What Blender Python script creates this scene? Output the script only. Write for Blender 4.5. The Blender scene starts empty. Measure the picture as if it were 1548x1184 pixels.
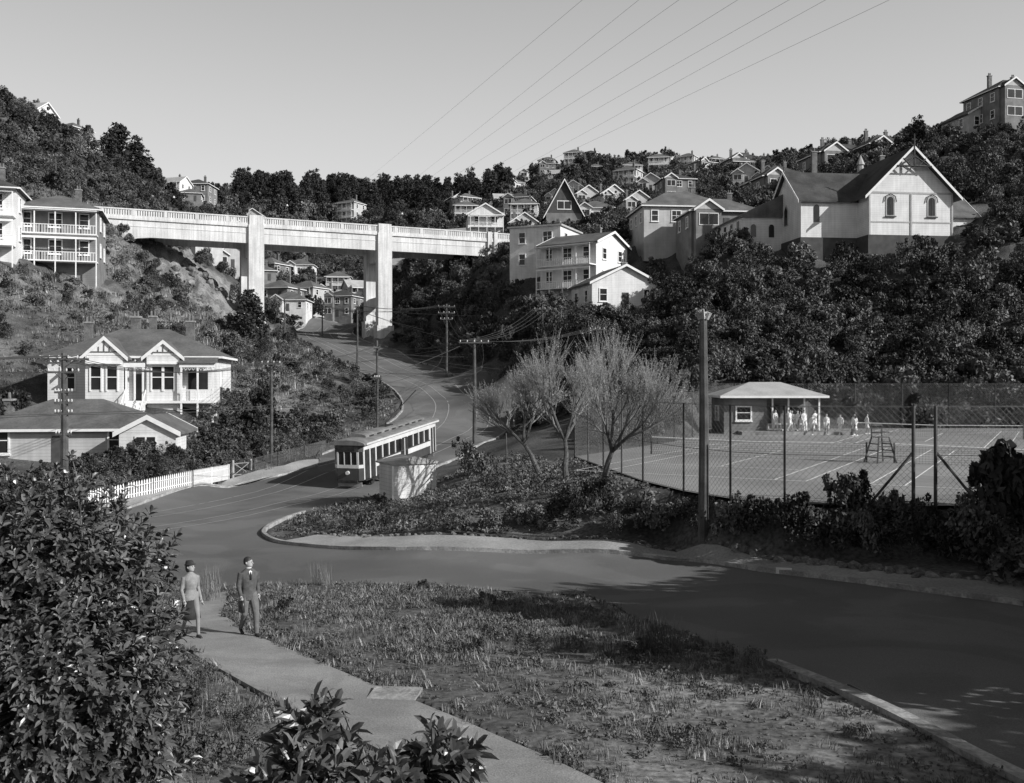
import bpy, math, random
import numpy as np
from mathutils import Vector, Matrix, geometry
random.seed(7); rng=np.random.default_rng(11)
F=1500.0; CX=774.0; HY=575.0; CZ=10.0
SC=bpy.context.scene
# ------------------------------------------------------------------ materials
def mat(name,a,b=None,scale=3.0,rough=0.9,bump=0.0,detail=6,spec=0.3,fine=None,lo=0.35,hi=0.65,perobj=0.0,island=0.0,boards=0.0,coord='Object',metal=0.0,streak=0.0,attr=None,patch=None):
    if b is None: b=a
    m=bpy.data.materials.new(name); m.use_nodes=True; nt=m.node_tree; N=nt.nodes; L=nt.links
    bs=N['Principled BSDF']; bs.inputs['Roughness'].default_value=rough
    bs.inputs['Specular IOR Level'].default_value=spec; bs.inputs['Metallic'].default_value=metal
    tc=N.new('ShaderNodeTexCoord'); co=tc.outputs[coord]
    nz=N.new('ShaderNodeTexNoise'); nz.inputs['Scale'].default_value=scale; nz.inputs['Detail'].default_value=detail
    L.new(co,nz.inputs['Vector'])
    mr=N.new('ShaderNodeMapRange'); mr.inputs[1].default_value=lo; mr.inputs[2].default_value=hi
    mr.inputs[3].default_value=a; mr.inputs[4].default_value=b
    L.new(nz.outputs['Fac'],mr.inputs[0]); val=mr.outputs[0]
    def mul(v,w):
        k=N.new('ShaderNodeMath'); k.operation='MULTIPLY'; L.new(v,k.inputs[0]); L.new(w,k.inputs[1]); return k.outputs[0]
    def ranged(v,l,h,o1,o2):
        k=N.new('ShaderNodeMapRange'); k.inputs[1].default_value=l;k.inputs[2].default_value=h;k.inputs[3].default_value=o1;k.inputs[4].default_value=o2
        L.new(v,k.inputs[0]); return k.outputs[0]
    hgt=nz.outputs['Fac']
    if attr:
        at=N.new('ShaderNodeAttribute'); at.attribute_name=attr[0]; val=mul(val,ranged(at.outputs['Fac'],0,1,1,attr[1]))
    if fine:
        n2=N.new('ShaderNodeTexNoise'); n2.inputs['Scale'].default_value=fine[0]; n2.inputs['Detail'].default_value=4
        L.new(co,n2.inputs['Vector']); val=mul(val,ranged(n2.outputs['Fac'],0.3,0.7,1-fine[1],1+fine[1])); hgt=n2.outputs['Fac']
    if patch:
        n4=N.new('ShaderNodeTexNoise'); n4.inputs['Scale'].default_value=patch[0]; n4.inputs['Detail'].default_value=7; n4.inputs['Distortion'].default_value=1.2
        L.new(co,n4.inputs['Vector']); val=mul(val,ranged(n4.outputs['Fac'],0.48,0.56,1-patch[1],1))
    if streak:
        mp=N.new('ShaderNodeMapping'); mp.inputs['Scale'].default_value=(2.2,2.2,0.12); L.new(co,mp.inputs['Vector'])
        n3=N.new('ShaderNodeTexNoise'); n3.inputs['Scale'].default_value=1.6; n3.inputs['Detail'].default_value=5; L.new(mp.outputs[0],n3.inputs['Vector'])
        val=mul(val,ranged(n3.outputs['Fac'],0.3,0.7,1-streak,1+streak*0.4))
    if perobj:
        oi=N.new('ShaderNodeObjectInfo'); val=mul(val,ranged(oi.outputs['Random'],0,1,1-perobj,1+perobj))
    if island:
        ge=N.new('ShaderNodeNewGeometry'); val=mul(val,ranged(ge.outputs['Random Per Island'],0,1,1-island,1+island))
    if boards:
        sx=N.new('ShaderNodeSeparateXYZ'); L.new(co,sx.inputs[0])
        k=N.new('ShaderNodeMath'); k.operation='MULTIPLY'; L.new(sx.outputs[2],k.inputs[0]); k.inputs[1].default_value=1/boards
        fr=N.new('ShaderNodeMath'); fr.operation='FRACT'; L.new(k.outputs[0],fr.inputs[0])
        val=mul(val,ranged(fr.outputs[0],0,0.16,0.6,1.0)); hgt=fr.outputs[0]
    cb=N.new('ShaderNodeCombineColor'); 
    for i in range(3): L.new(val,cb.inputs[i])
    L.new(cb.outputs[0],bs.inputs['Base Color'])
    if bump:
        bp=N.new('ShaderNodeBump'); bp.inputs['Strength'].default_value=bump; bp.inputs['Distance'].default_value=0.03
        L.new(hgt,bp.inputs['Height']); L.new(bp.outputs[0],bs.inputs['Normal'])
    return m
M={}
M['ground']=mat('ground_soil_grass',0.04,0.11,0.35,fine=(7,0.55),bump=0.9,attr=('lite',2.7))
M['asphalt']=mat('asphalt',0.125,0.19,0.13,fine=(40,0.25),bump=0.25,rough=0.85,detail=9,patch=(.22,.16))
M['path']=mat('path_seal',0.25,0.34,0.8,fine=(30,0.2),bump=0.3,patch=(.7,.12))
M['pave']=mat('pavement',0.28,0.38,0.6,fine=(12,0.2),bump=0.2)
M['kerb']=mat('kerb_stone',0.32,0.46,1.5,fine=(14,0.25),bump=0.4,patch=(1.1,.3))
M['rail']=mat('rail_steel',0.30,0.40,3,rough=0.4,spec=0.6)
M['court']=mat('court_surface',0.22,0.30,0.2,fine=(6,0.1),detail=9,patch=(.12,.08))
M['line']=mat('line_paint',0.7,0.82,2)
M['concrete']=mat('viaduct_concrete',0.56,0.70,0.35,fine=(5,0.08),streak=0.25)
M['concreted']=mat('concrete_weathered',0.22,0.36,0.5,fine=(4,0.15),streak=0.3)
M['white']=mat('white_boards',0.66,0.78,0.7,boards=0.22,streak=0.12,bump=0.3)
M['cream']=mat('cream_boards',0.42,0.52,0.7,boards=0.22,streak=0.12)
M['greyw']=mat('grey_boards',0.16,0.24,0.7,boards=0.22,streak=.1)
M['trim']=mat('trim_paint',0.72,0.82,2)
M['darktrim']=mat('dark_trim',0.06,0.09,2)
M['roofd']=mat('roof_iron_dark',0.045,0.08,0.6,fine=(7,0.2),streak=0.1)
M['roofm']=mat('roof_iron_mid',0.10,0.16,0.6,fine=(7,0.15),streak=0.15)
M['roofl']=mat('roof_iron_light',0.34,0.44,0.6,fine=(7,0.1))
M['glass']=mat('window_glass',0.015,0.03,0.8,rough=0.12,spec=0.4)
M['brick']=mat('brick_chimney',0.10,0.18,2,fine=(12,0.3))
M['base']=mat('brick_base',0.06,0.09,1,boards=0.15)
M['wood']=mat('pole_wood',0.07,0.13,1.5,fine=(20,0.2),streak=0.3,bump=0.3)
M['woodl']=mat('timber_light',0.25,0.4,1.5,fine=(20,0.2))
M['insul']=mat('insulator',0.6,0.7,2,rough=0.3)
M['wire']=mat('wire',0.05,0.07,2,rough=0.6)
M['swire']=mat('aerial_wire',0.25,0.3,2,rough=0.6)
M['fwire']=mat('fence_wire',0.10,0.14,2,rough=0.6)
M['leafd']=mat('foliage_dark',0.035,0.10,0.9,perobj=0.6,island=0.5,rough=0.6,spec=0.3)
M['leafm']=mat('foliage_mid',0.07,0.16,0.9,perobj=0.5,island=0.5,rough=0.6,spec=0.3)
M['pine']=mat('pine_foliage',0.022,0.045,0.9,perobj=0.3,island=0.4,rough=0.8)
M['leafg']=mat('glossy_leaf',0.05,0.13,3,island=0.45,rough=0.34,spec=0.6)
M['grass']=mat('grass_blades',0.09,0.19,1.2,perobj=0.45,island=0.4,rough=0.7)
M['dry']=mat('dry_grass',0.18,0.32,1.2,perobj=0.3,island=0.4,rough=0.8)
M['bark']=mat('bark',0.07,0.13,4,fine=(25,0.3),bump=0.4)
M['twig']=mat('twig_bark',0.15,0.25,3)
M['bud']=mat('catkin_leaf',0.25,0.38,3,island=0.3)
M['rock']=mat('rock',0.10,0.24,1.2,fine=(8,0.3),bump=0.8,perobj=0.3)
M['tcream']=mat('tram_cream',0.60,0.70,1,rough=0.4,spec=0.5,streak=.1)
M['tdark']=mat('tram_dark_paint',0.045,0.07,1,rough=0.35,spec=0.5)
M['troof']=mat('tram_roof',0.16,0.24,1,fine=(6,0.15),streak=.2)
M['iron']=mat('dark_iron',0.02,0.04,3,rough=0.6)
M['skin']=mat('skin',0.36,0.42,5,rough=0.6)
M['hair']=mat('hair',0.03,0.05,20,rough=0.5)
M['suit']=mat('suit_tweed',0.075,0.11,12,fine=(120,0.35),rough=0.95)
M['trous']=mat('trousers_flannel',0.12,0.16,12,fine=(90,0.2),rough=0.95)
M['coat']=mat('coat_wool',0.22,0.28,10,fine=(90,0.2),rough=0.95)
M['skirt']=mat('skirt_wool',0.03,0.045,10,fine=(90,0.2),rough=0.95)
M['shirt']=mat('shirt_cotton',0.7,0.8,5)
M['shoe']=mat('shoe_leather',0.02,0.035,5,rough=0.35,spec=0.5)
M['stock']=mat('stocking',0.2,0.25,5)
# ------------------------------------------------------------------ builders
def newobj(name,me,parent=None):
    o=bpy.data.objects.new(name,me); SC.collection.objects.link(o)
    if parent: o.parent=parent
    return o
def mesh_np(name,V,Q,m,smooth=False):
    me=bpy.data.meshes.new(name); me.from_pydata(np.asarray(V).tolist(),[],Q if isinstance(Q,list) else np.asarray(Q).tolist()); me.materials.append(m)
    if smooth: me.shade_smooth()
    return me
class B:
    def __init__(s): s.p={}
    def add(s,part,m,vs,fs):
        g=s.p.setdefault(part,[[],[],m]); o=len(g[0]); g[0].extend([tuple(v) for v in vs]); g[1].extend([tuple(i+o for i in f) for f in fs])
    def box(s,part,m,x0,x1,y0,y1,z0,z1):
        if x0>x1:x0,x1=x1,x0
        if y0>y1:y0,y1=y1,y0
        vs=[(x,y,z) for z in (z0,z1) for y in (y0,y1) for x in (x0,x1)]
        s.add(part,m,vs,[(0,2,3,1),(4,5,7,6),(0,1,5,4),(2,6,7,3),(0,4,6,2),(1,3,7,5)])
    def extr(s,part,m,poly,a0,a1,axis='y'):
        n=len(poly)
        if axis=='y': vs=[(p[0],a0,p[1]) for p in poly]+[(p[0],a1,p[1]) for p in poly]
        elif axis=='x': vs=[(a0,p[0],p[1]) for p in poly]+[(a1,p[0],p[1]) for p in poly]
        else: vs=[(p[0],p[1],a0) for p in poly]+[(p[0],p[1],a1) for p in poly]
        fs=[tuple(range(n)),tuple(range(2*n-1,n-1,-1))]+[(i,i+n,(i+1)%n+n,(i+1)%n) for i in range(n)]
        s.add(part,m,vs,fs)
    def tube(s,part,m,pts,rads,n=6,cap=True):
        pts=[Vector(p) for p in pts]
        if not hasattr(rads,'__len__'): rads=[rads]*len(pts)
        vs=[];prev=None
        for i,p in enumerate(pts):
            t=(pts[min(i+1,len(pts)-1)]-pts[max(i-1,0)]).normalized()
            if prev is None:
                a=Vector((1,0,0)) if abs(t.x)<0.8 else Vector((0,1,0))
                a=(a-t*a.dot(t)).normalized()
            else: a=(prev-t*prev.dot(t)).normalized()
            prev=a; b=t.cross(a); r=rads[i]
            if not hasattr(r,'__len__'): r=(r,r)
            for k in range(n):
                q=2*math.pi*k/n; vs.append(p+a*math.cos(q)*r[0]+b*math.sin(q)*r[1])
        fs=[]
        for i in range(len(pts)-1):
            for k in range(n): fs.append((i*n+k,i*n+(k+1)%n,(i+1)*n+(k+1)%n,(i+1)*n+k))
        if cap: fs+= [tuple(range(n-1,-1,-1)),tuple(range((len(pts)-1)*n,len(pts)*n))]
        s.add(part,m,vs,fs)
    def loft(s,part,m,rings,n=14,mid=None):
        vs=[]
        for (cx,cy,cz,rx,ry) in rings:
            for k in range(n):
                q=2*math.pi*k/n; vs.append((cx+math.cos(q)*rx,cy+math.sin(q)*ry,cz))
        fs=[]
        for i in range(len(rings)-1):
            for k in range(n): fs.append((i*n+k,i*n+(k+1)%n,(i+1)*n+(k+1)%n,(i+1)*n+k))
        fs+= [tuple(range(n-1,-1,-1)),tuple(range((len(rings)-1)*n,len(rings)*n))]
        s.add(part,m,vs,fs)
    def meshes(s,name,smooth=()):
        out=[]
        for k,(v,f,m) in s.p.items():
            me=bpy.data.meshes.new(name+'_'+k); me.from_pydata(v,[],f); me.materials.append(m)
            if smooth is True or k in smooth: me.shade_smooth()
            out.append((k,me))
        return out
    def finish(s,name,loc=(0,0,0),rot=0,meshes=None,smooth=(),scale=1):
        if meshes is None: meshes=s.meshes(name,smooth)
        if len(meshes)==1: 
            o=newobj(name,meshes[0][1]); o.location=loc; o.rotation_euler=(0,0,rot); o.scale=(scale,)*3; return o
        e=newobj(name,None); e.location=loc; e.rotation_euler=(0,0,rot); e.scale=(scale,)*3
        for k,me in meshes: newobj(k,me,e)
        return e
def sv(u,v,d): return Vector(((u-CX)*d/F,d,CZ-(v-HY)*d/F))
# ------------------------------------------------------------------ terrain height field
ctl=[]
def c(u,v,d): p=sv(u,v,d); ctl.append((p.x,p.y,p.z))
def w(x,y,z): ctl.append((x,y,CZ+z))
for t in [(-1,1.5,-1.7),(1,1.5,-1.7),(0,4,-2.7),(-3,4,-2.5),(3,4,-2.9),(-5,8,-3.3),(0,8,-4.1),(5,8,-4.7),(-10,18,-5.2),(-14,24,-6.0),(-3,11,-4.6),
  (0,-1.5,-1.5),(0,-6,-0.6),(0,-40,5),(0,-300,40),(-40,-20,0),(60,-40,2),(-300,-100,30),(300,-100,60),(30,-15,-3),(-30,8,-4),(-50,30,-6.8),(-60,60,-5),
  (-100,50,12),(-200,100,60),(150,70,25),(250,120,80),(45,5,-4.5),(32,25,-5.6),(9,4,-4.9),(14,8,-5.1),(22,14,-5.5),(60,25,-4.4),(100,45,2),(50,60,-4.4),(62,80,-4.4),(68,95,-3.8),(75,70,-3.5),(58,94,-4),(46,94,-4.1),(36,94,-4.2),(66,106,5),
  (-900,300,60),(900,300,60),(-1400,0,60),(1400,0,60),(0,-1400,60)]: w(*t)
for t in [(250,962,22.5),(420,1050,17.2),(620,1184,12.8),(600,1060,16.9),(900,1184,12.8),(1200,1184,12.9),(1548,1184,13.05),(700,950,23.4),(1000,950,23.2),
 (640,885,31),(330,890,31),(1165,1005,19.5),(930,935,24.6),(1548,1050,17),(1548,915,26.5),(1180,868,32.3),(1060,842,36.5),(800,838,38.2),(500,830,40.6),
 (400,812,44.3),(250,850,37),(180,780,52.7),(0,800,48.5),(100,820,43.5),(460,765,56),(345,728,69),(130,762,57),(0,785,52),(-150,810,46),
 (560,805,44),(615,755,56.7),(700,720,58),(850,728,49),(912,742,44),(760,690,66),(780,660,80),(720,760,47),(1000,765,39.5),(650,800,42.5),(850,800,41),(1000,805,39),
 (1250,852,33),(1400,866,30.8),(1540,885,28.8),
 (1100,560,95),(1100,440,115),(1100,380,125),(1000,470,135),(1000,560,100),(850,470,128),(850,530,112),(780,560,108),(900,600,92),(740,555,122),(700,500,150),(640,480,165),
 (600,500,170),(680,420,178),(760,380,180),(860,440,140),(945,472,133),(780,405,150),(1050,358,150),
 (1400,560,101),(1400,420,114),(1400,378,122),(1200,388,125),(1150,380,130),(1300,385,122),(1300,460,112),(1250,580,99),(1540,560,102),(1540,450,109),(1540,350,118),(1540,200,180),(1450,212,190),(1330,242,200),(1700,480,108),(1700,300,130),
 (1130,272,330),(1200,247,300),(1000,290,300),(1000,257,420),(850,257,430),(850,302,330),(770,290,400),(700,315,420),(600,315,450),(450,312,480),(900,350,220),(760,345,260),(1100,325,200),
 (650,410,230),(500,445,260),(440,450,230),(560,480,230),(350,340,300),(620,440,200),(470,480,205),
 (300,318,260),(240,285,270),(160,248,230),(90,205,215),(0,160,200),(-200,110,200),(150,322,150),(100,300,165),(0,260,160),(0,382,110),(90,402,118),(-150,400,100),(250,430,152),(300,410,160),(190,330,156),
 (330,470,150),(380,502,157),(430,515,150),(100,602,80),(340,602,84),(230,604,79),(230,645,74),(100,690,68),(260,690,66),(-50,680,66),(440,565,112),(480,605,98),(440,645,86),(400,682,74),(200,728,61),(60,755,56)]: c(*t)
for u in (-300,0,400,800,1200,1600):
    ctl.append(((u-CX)*600/F,600,CZ+50)); ctl.append(((u-CX)*1000/F,1000,CZ+30))
cl=[(-14.6,60,-7.2),(-13.6,66,-7.15),(-10,80,-6.1),(-7.3,90,-5.2),(-5.6,105,-3.2),(-8,118,-1.2),(-13,130,0.6),(-20,145,2.9),(-29,162,6.2),(-35,180,8.6),(-36,200,10.6),(-33,220,12.8)]
def offset(line,o):
    out=[]
    for i,p in enumerate(line):
        a=line[max(i-1,0)];b=line[min(i+1,len(line)-1)]; t=Vector((b[0]-a[0],b[1]-a[1])).normalized()
        out.append((p[0]+t.y*o,p[1]-t.x*o,p[2]))
    return out
def densify(line,n=6):
    out=[]
    for i in range(len(line)-1):
        p0=Vector(line[max(i-1,0)]);p1=Vector(line[i]);p2=Vector(line[i+1]);p3=Vector(line[min(i+2,len(line)-1)])
        for k in range(n):
            t=k/n; out.append(tuple(0.5*((2*p1)+(p2-p0)*t+(2*p0-5*p1+4*p2-p3)*t*t+(3*p1-p0-3*p2+p3)*t**3)))
    out.append(tuple(line[-1])); return out
for o in (-7.5,-4,0,4,7.5):
    for p in offset(cl,o)[1 if abs(o)>5 else 0:]: w(*p)
CT=np.array(ctl)
def emb(x,y):
    r=np.maximum(np.hypot(x,y),0.5); th=np.arctan2(x,y); k=1.3
    return np.stack([k*np.sin(th),k*np.cos(th),np.log(r)],-1)
RE_=emb(CT[:,0],CT[:,1]); DD_=np.sqrt(((RE_[:,None]-RE_[None])**2).sum(-1)+0.02**2)
MZ_=CT[:,2].mean(); RW_=np.linalg.solve(DD_-np.eye(len(CT))*0.004,CT[:,2]-MZ_)
def rbf(x,y):
    x=np.atleast_1d(np.asarray(x,float));y=np.atleast_1d(np.asarray(y,float)); out=np.empty(len(x))
    for i in range(0,len(x),20000):
        e=emb(x[i:i+20000],y[i:i+20000]); d=np.sqrt(((e[:,None]-RE_[None])**2).sum(-1)+0.02**2); out[i:i+20000]=d@RW_+MZ_
    return out
def inpoly(x,y,P):
    r=np.zeros(len(x),bool); n=len(P)
    for i in range(n):
        x0,y0=P[i][:2]; x1,y1=P[(i+1)%n][:2]
        if y0==y1: continue
        r^=((y0>y)!=(y1>y))&(x<(x1-x0)*(y-y0)/(y1-y0)+x0)
    return r
def dpoly(x,y,P,closed=True):
    dm=np.full(len(x),1e9); n=len(P)
    for i in range(n if closed else n-1):
        x0,y0=P[i][:2]; x1,y1=P[(i+1)%n][:2]; dx,dy=x1-x0,y1-y0
        t=np.clip(((x-x0)*dx+(y-y0)*dy)/(dx*dx+dy*dy+1e-9),0,1); dm=np.minimum(dm,np.hypot(x-x0-t*dx,y-y0-t*dy))
    return dm
ZC=CZ-4.4
courtP=[(30,35.5),(14.0,34.6),(9.7,35.3),(8.1,36.8),(6.8,39.3),(5.7,43.2),(3.6,57),(11.6,71),(15,80),(17,90),(58,91),(62,60),(60,36)]
def H(x,y):
    x=np.atleast_1d(np.asarray(x,float));y=np.atleast_1d(np.asarray(y,float)); z=rbf(x,y)
    i=inpoly(x,y,courtP); q=np.where(i,1,np.clip(1-dpoly(x,y,courtP)/1.4,0,1)); return z*(1-q)+ZC*q
def h1(x,y): return float(H([x],[y])[0])
def gp(u,v,dmin=6):
    ds=np.geomspace(dmin,520,1400); zr=CZ-(v-HY)/F*ds; hz=H((u-CX)/F*ds,ds); k=np.where(zr<hz)[0]
    i=k[0] if len(k) else 1399; d=ds[i]; return (float((u-CX)/F*d),float(d),float(hz[i]))
# ------------------------------------------------------------------ road, pavement & path outlines
G=lambda L:[gp(*t) for t in L]
nearkerb=[(10.5,-3,0),(8.5,6,0)]+G([(1548,1184),(1430,1124),(1330,1072),(1240,1034),(1165,1004)])
grassedge=G([(1100,985),(1040,958),(960,935),(930,915),(880,900),(760,893),(640,884),(500,882),(400,884),(340,888)])
leftedge=[gp(250,875),gp(100,880),(-26,27,0),(-45,24,0)]
lk=[(-50,42,0)]+G([(0,815),(90,792),(170,775),(345,738),(430,718),(480,705)])
upL=offset(cl,-6)[2:]; upR=offset(cl,6)[::-1][:-1]
isl=G([(520,760),(460,776),(420,790),(400,803),(402,812),(425,822),(480,828),(600,832),(800,837),(950,840),(1060,850),(1180,868),(1370,892),(1548,916)])
farR=[(20.5,19,0),(27,9,0),(34,-3,0)]
roadP=[p[:2] for p in nearkerb+grassedge+leftedge+lk+densify(upL,4)+densify(upR,4)+isl+farR]
pathL=[(320,900),(262,925),(246,950),(255,970),(325,1010),(400,1052),(470,1090),(600,1150),(720,1212),(760,1250)]
pathR=[(1000,1236),(905,1184),(830,1148),(700,1092),(560,1036),(440,985),(380,960),(335,930),(345,895)]
pathP=[p[:2] for p in G(pathL+pathR)]
pvI=[(x[0],x[1]) for x in isl[5:]]
pvI_in=[p[:2] for p in G([(1548,890),(1370,874),(1200,855),(1060,832),(950,824),(800,820),(600,815),(480,812)])]
paveI=pvI+pvI_in
paveL=[p[:2] for p in lk]+[p[:2] for p in G([(485,696),(430,706),(345,727),(170,763),(90,780),(0,800)])]+[(-51,44)]
slips=[[gp(u,v,40)[:2] for u,v in P] for P in ([(238,368),(285,378),(305,405),(355,438),(374,490),(325,482),(290,455),(245,405)],)]
islP=[(-11,56),(-13,48),(-11.5,44.3),(-6,43),(0,41),(6,39.5),(5.5,44),(3.3,57),(0,68),(-5,66)]
def drape(name,P,sp,off,m,zf=H):
    P=[Vector(p[:2]) for p in P]; Q=[]
    for i,p in enumerate(P):
        q=P[(i+1)%len(P)]; n=max(1,int((q-p).length/sp))
        for k in range(n): Q.append(p.lerp(q,k/n))
    A=np.array([(p.x,p.y) for p in Q]); x0,y0=A.min(0);x1,y1=A.max(0)
    X,Y=np.meshgrid(np.arange(x0,x1,sp),np.arange(y0,y1,sp)); X=X.ravel();Y=Y.ravel()
    PP=[(p.x,p.y) for p in Q]; k=inpoly(X,Y,PP); X=X[k];Y=Y[k]; k=dpoly(X,Y,PP)>sp*0.4; X=X[k];Y=Y[k]
    vs=Q+[Vector((a,b)) for a,b in zip(X,Y)]; n=len(Q)
    r=geometry.delaunay_2d_cdt(vs,[(i,(i+1)%n) for i in range(n)],[],1,1e-4)
    V=np.array([(v.x,v.y) for v in r[0]]); Z=zf(V[:,0],V[:,1])+off
    me=bpy.data.meshes.new(name); me.from_pydata(np.column_stack([V,Z]).tolist(),[],[tuple(f) for f in r[2]]); me.materials.append(m); me.shade_smooth()
    bm_flip(me); return newobj(name,me)
def bm_flip(me):
    if len(me.polygons) and sum(p.normal.z for p in me.polygons)<0: me.flip_normals()
drape('road',roadP,1.2,0.0,M['asphalt'])
drape('footpath',pathP,0.6,0.03,M['path'])
drape('pavement',paveI,0.8,0.10,M['pave'])
drape('pavement',paveL,1.0,0.10,M['pave'])
drape('tennis_court',[(p[0],p[1]) for p in courtP],4,0.02,M['court'],zf=lambda x,y:np.full(len(x),ZC))
# terrain mesh
ang=np.concatenate([np.arange(-38,38,0.2),np.arange(38,322,2.5)]); ang=np.radians(ang); rad=np.geomspace(0.9,1800,560)
A,R=np.meshgrid(ang,rad); X=(R*np.sin(A)).ravel(); Y=(R*np.cos(A)).ravel(); Z=H(X,Y)
low=np.zeros(len(X))
for P,dz in ((roadP,0.22),(pathP,0.12),(paveI,0.1),(paveL,0.12),(courtP,0.15)):
    i=inpoly(X,Y,P); low[i]=np.maximum(low[i],dz)
Rr=np.hypot(X,Y)
nz=np.sin(X*.9+1.3*np.sin(Y*.7))*np.sin(Y*1.1+np.sin(X*.5))+0.6*np.sin(X*2.3+Y*1.7+np.sin(Y*2))
far=np.clip((Rr-95)/60,0,1)*0.5
nz2=np.sin(X*.21+Y*.13)*np.sin(Y*.17-X*.09)*np.clip((Rr-110)/150,0,1)*1.5
Z=Z-low+np.where(low>0,0,nz*(0.025+far)+nz2)
for P in slips:
    q=inpoly(X,Y,P); Z[q]+=(.45*np.sin(X*2.7+Y*1.1)*np.sin(Y*2.9)+.4*np.abs(np.sin(X*1.3-Y*.8)))[q]
nA=len(ang); nR=len(rad); V=np.column_stack([X,Y,Z]); V=np.vstack([V,[[0,0,CZ-1.65]]])
idx=np.arange(nA*nR).reshape(nR,nA); a=idx[:-1]; b=idx[1:]
Q=np.stack([a,b,np.roll(b,-1,1),np.roll(a,-1,1)],-1).reshape(-1,4).tolist()
ci=nA*nR; Q+= [(ci,int(idx[0,i]),int(idx[0,(i+1)%nA])) for i in range(nA)]
me=mesh_np('ground',V,Q,M['ground'],True); bm_flip(me)
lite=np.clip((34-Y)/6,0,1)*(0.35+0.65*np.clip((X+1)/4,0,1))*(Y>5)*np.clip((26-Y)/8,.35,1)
lite=np.maximum(lite,np.clip(.5+.5*np.sin(X*.19)*np.sin(Y*.15),0,.8)*((X>-75)&(X<-20)&(Y>85)&(Y<175)))
lite=np.maximum(lite,inpoly(X,Y,islP)*(.6+.4*np.sin(X*1.3)*np.sin(Y*1.1)))
lite=np.maximum(lite,np.clip(1-np.hypot((X-43)/5,(Y-104)/6),0,1))
for P in slips: lite=np.maximum(lite,np.clip(1-dpoly(X,Y,P)/2,0,1)*.9); lite[inpoly(X,Y,P)]=1.1
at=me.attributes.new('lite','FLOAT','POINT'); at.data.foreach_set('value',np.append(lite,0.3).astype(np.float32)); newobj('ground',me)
# kerbs
def kerb(name,line,wd=0.16,ht=0.13,m=None,dens=3,base=0.0,gap=None):
    L=densify([(p[0],p[1],0) for p in line],dens); b=B()
    l=offset(L,-wd/2); r=offset(L,wd/2)
    zz=H([p[0] for p in L],[p[1] for p in L])+base
    vs=[];fs=[]
    for i in range(len(L)):
        z=zz[i]; vs+=[(l[i][0],l[i][1],z-.15),(l[i][0],l[i][1],z+ht),(r[i][0],r[i][1],z+ht),(r[i][0],r[i][1],z-.15)]
    for i in range(len(L)-1):
        o=i*4
        for k in range(3): fs.append((o+k,o+k+1,o+k+5,o+k+4))
    fs+=[(3,2,1,0),(len(L)*4-4,len(L)*4-3,len(L)*4-2,len(L)*4-1)]
    b.add('k',m or M['kerb'],vs,fs); return b.finish(name)
kerb('kerb',nearkerb[1:],0.28,0.10,dens=6)
kerb('kerb',isl[1:],0.16,0.14,dens=5)
kerb('kerb',lk,0.16,0.13,dens=5)
kerb('kerb',upL,0.18,0.13); kerb('kerb',upR,0.18,0.13)
kerb('path_edging',G(pathL[3:]),0.08,0.06,M['concreted'])
trk=[(-40,30,0),(-30,37,0),(-22,46,0),(-17,54,0)]+[(p[0],p[1],0) for p in cl[1:]]
b=B()
for o in (-2.5,-1.1,1.9-0.0,3.3):
    L=offset(densify(trk,6),o); zz=H([p[0] for p in L],[p[1] for p in L])+0.012
    l=offset(L,-.045); r=offset(L,.045); vs=[];fs=[]
    for i in range(len(L)): vs+=[(l[i][0],l[i][1],zz[i]),(r[i][0],r[i][1],zz[i])]
    for i in range(len(L)-1): fs.append((2*i,2*i+1,2*i+3,2*i+2))
    b.add('rails',M['rail'],vs,fs)
b.finish('tram_track')
g=gp(1268,1047); b=B(); b.box('frame',M['kerb'],-.42,.42,-.3,.3,-.05,.02)
for i in range(9): b.box('bars',M['iron'],-.36+i*.085,-.31+i*.085,-.24,.24,.0,.035)
b.finish('drain_grate',(g[0],g[1],g[2]),0.25)
g=gp(597,1053); b=B(); b.box('slab',M['kerb'],-.42,.42,-.35,.35,-.1,.06); b.finish('concrete_slab',g,-.1)
g=gp(1185,868); b=B(); b.box('k',M['trim'],-.25,.25,-.1,.1,0,.17); b.finish('kerb_marker',g,-.3)
# ------------------------------------------------------------------ tennis court lines, nets, chair
Aax=Vector((0.48,0.877,0)); Bax=Vector((0.877,-0.48,0)); chairp=Vector((19.6,52.8,0))
b=B(); zl=ZC+0.028
def cline(p,q,wd=0.07):
    t=(q-p).normalized(); n=Vector((-t.y,t.x,0))*wd/2
    b.add('lines',M['line'],[(v.x,v.y,zl) for v in (p-n,p+n,q+n,q-n)],[(0,1,2,3)])
nets=[]
for ctr in (chairp-Bax*6.8,chairp+Bax*6.8,chairp+Bax*20.2,chairp+Aax*27-Bax*0,chairp+Aax*27+Bax*14):
    if ctr.x>60 or ctr.y>86: continue
    for s in (-5.485,-4.115,4.115,5.485): cline(ctr+Bax*s-Aax*11.88,ctr+Bax*s+Aax*11.88)
    for s in (-11.88,11.88): cline(ctr-Bax*5.485+Aax*s,ctr+Bax*5.485+Aax*s,0.1)
    for s in (-6.4,6.4): cline(ctr-Bax*4.115+Aax*s,ctr+Bax*4.115+Aax*s)
    cline(ctr-Aax*6.4,ctr+Aax*6.4); nets.append(ctr)
b.finish('court_lines')
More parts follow.
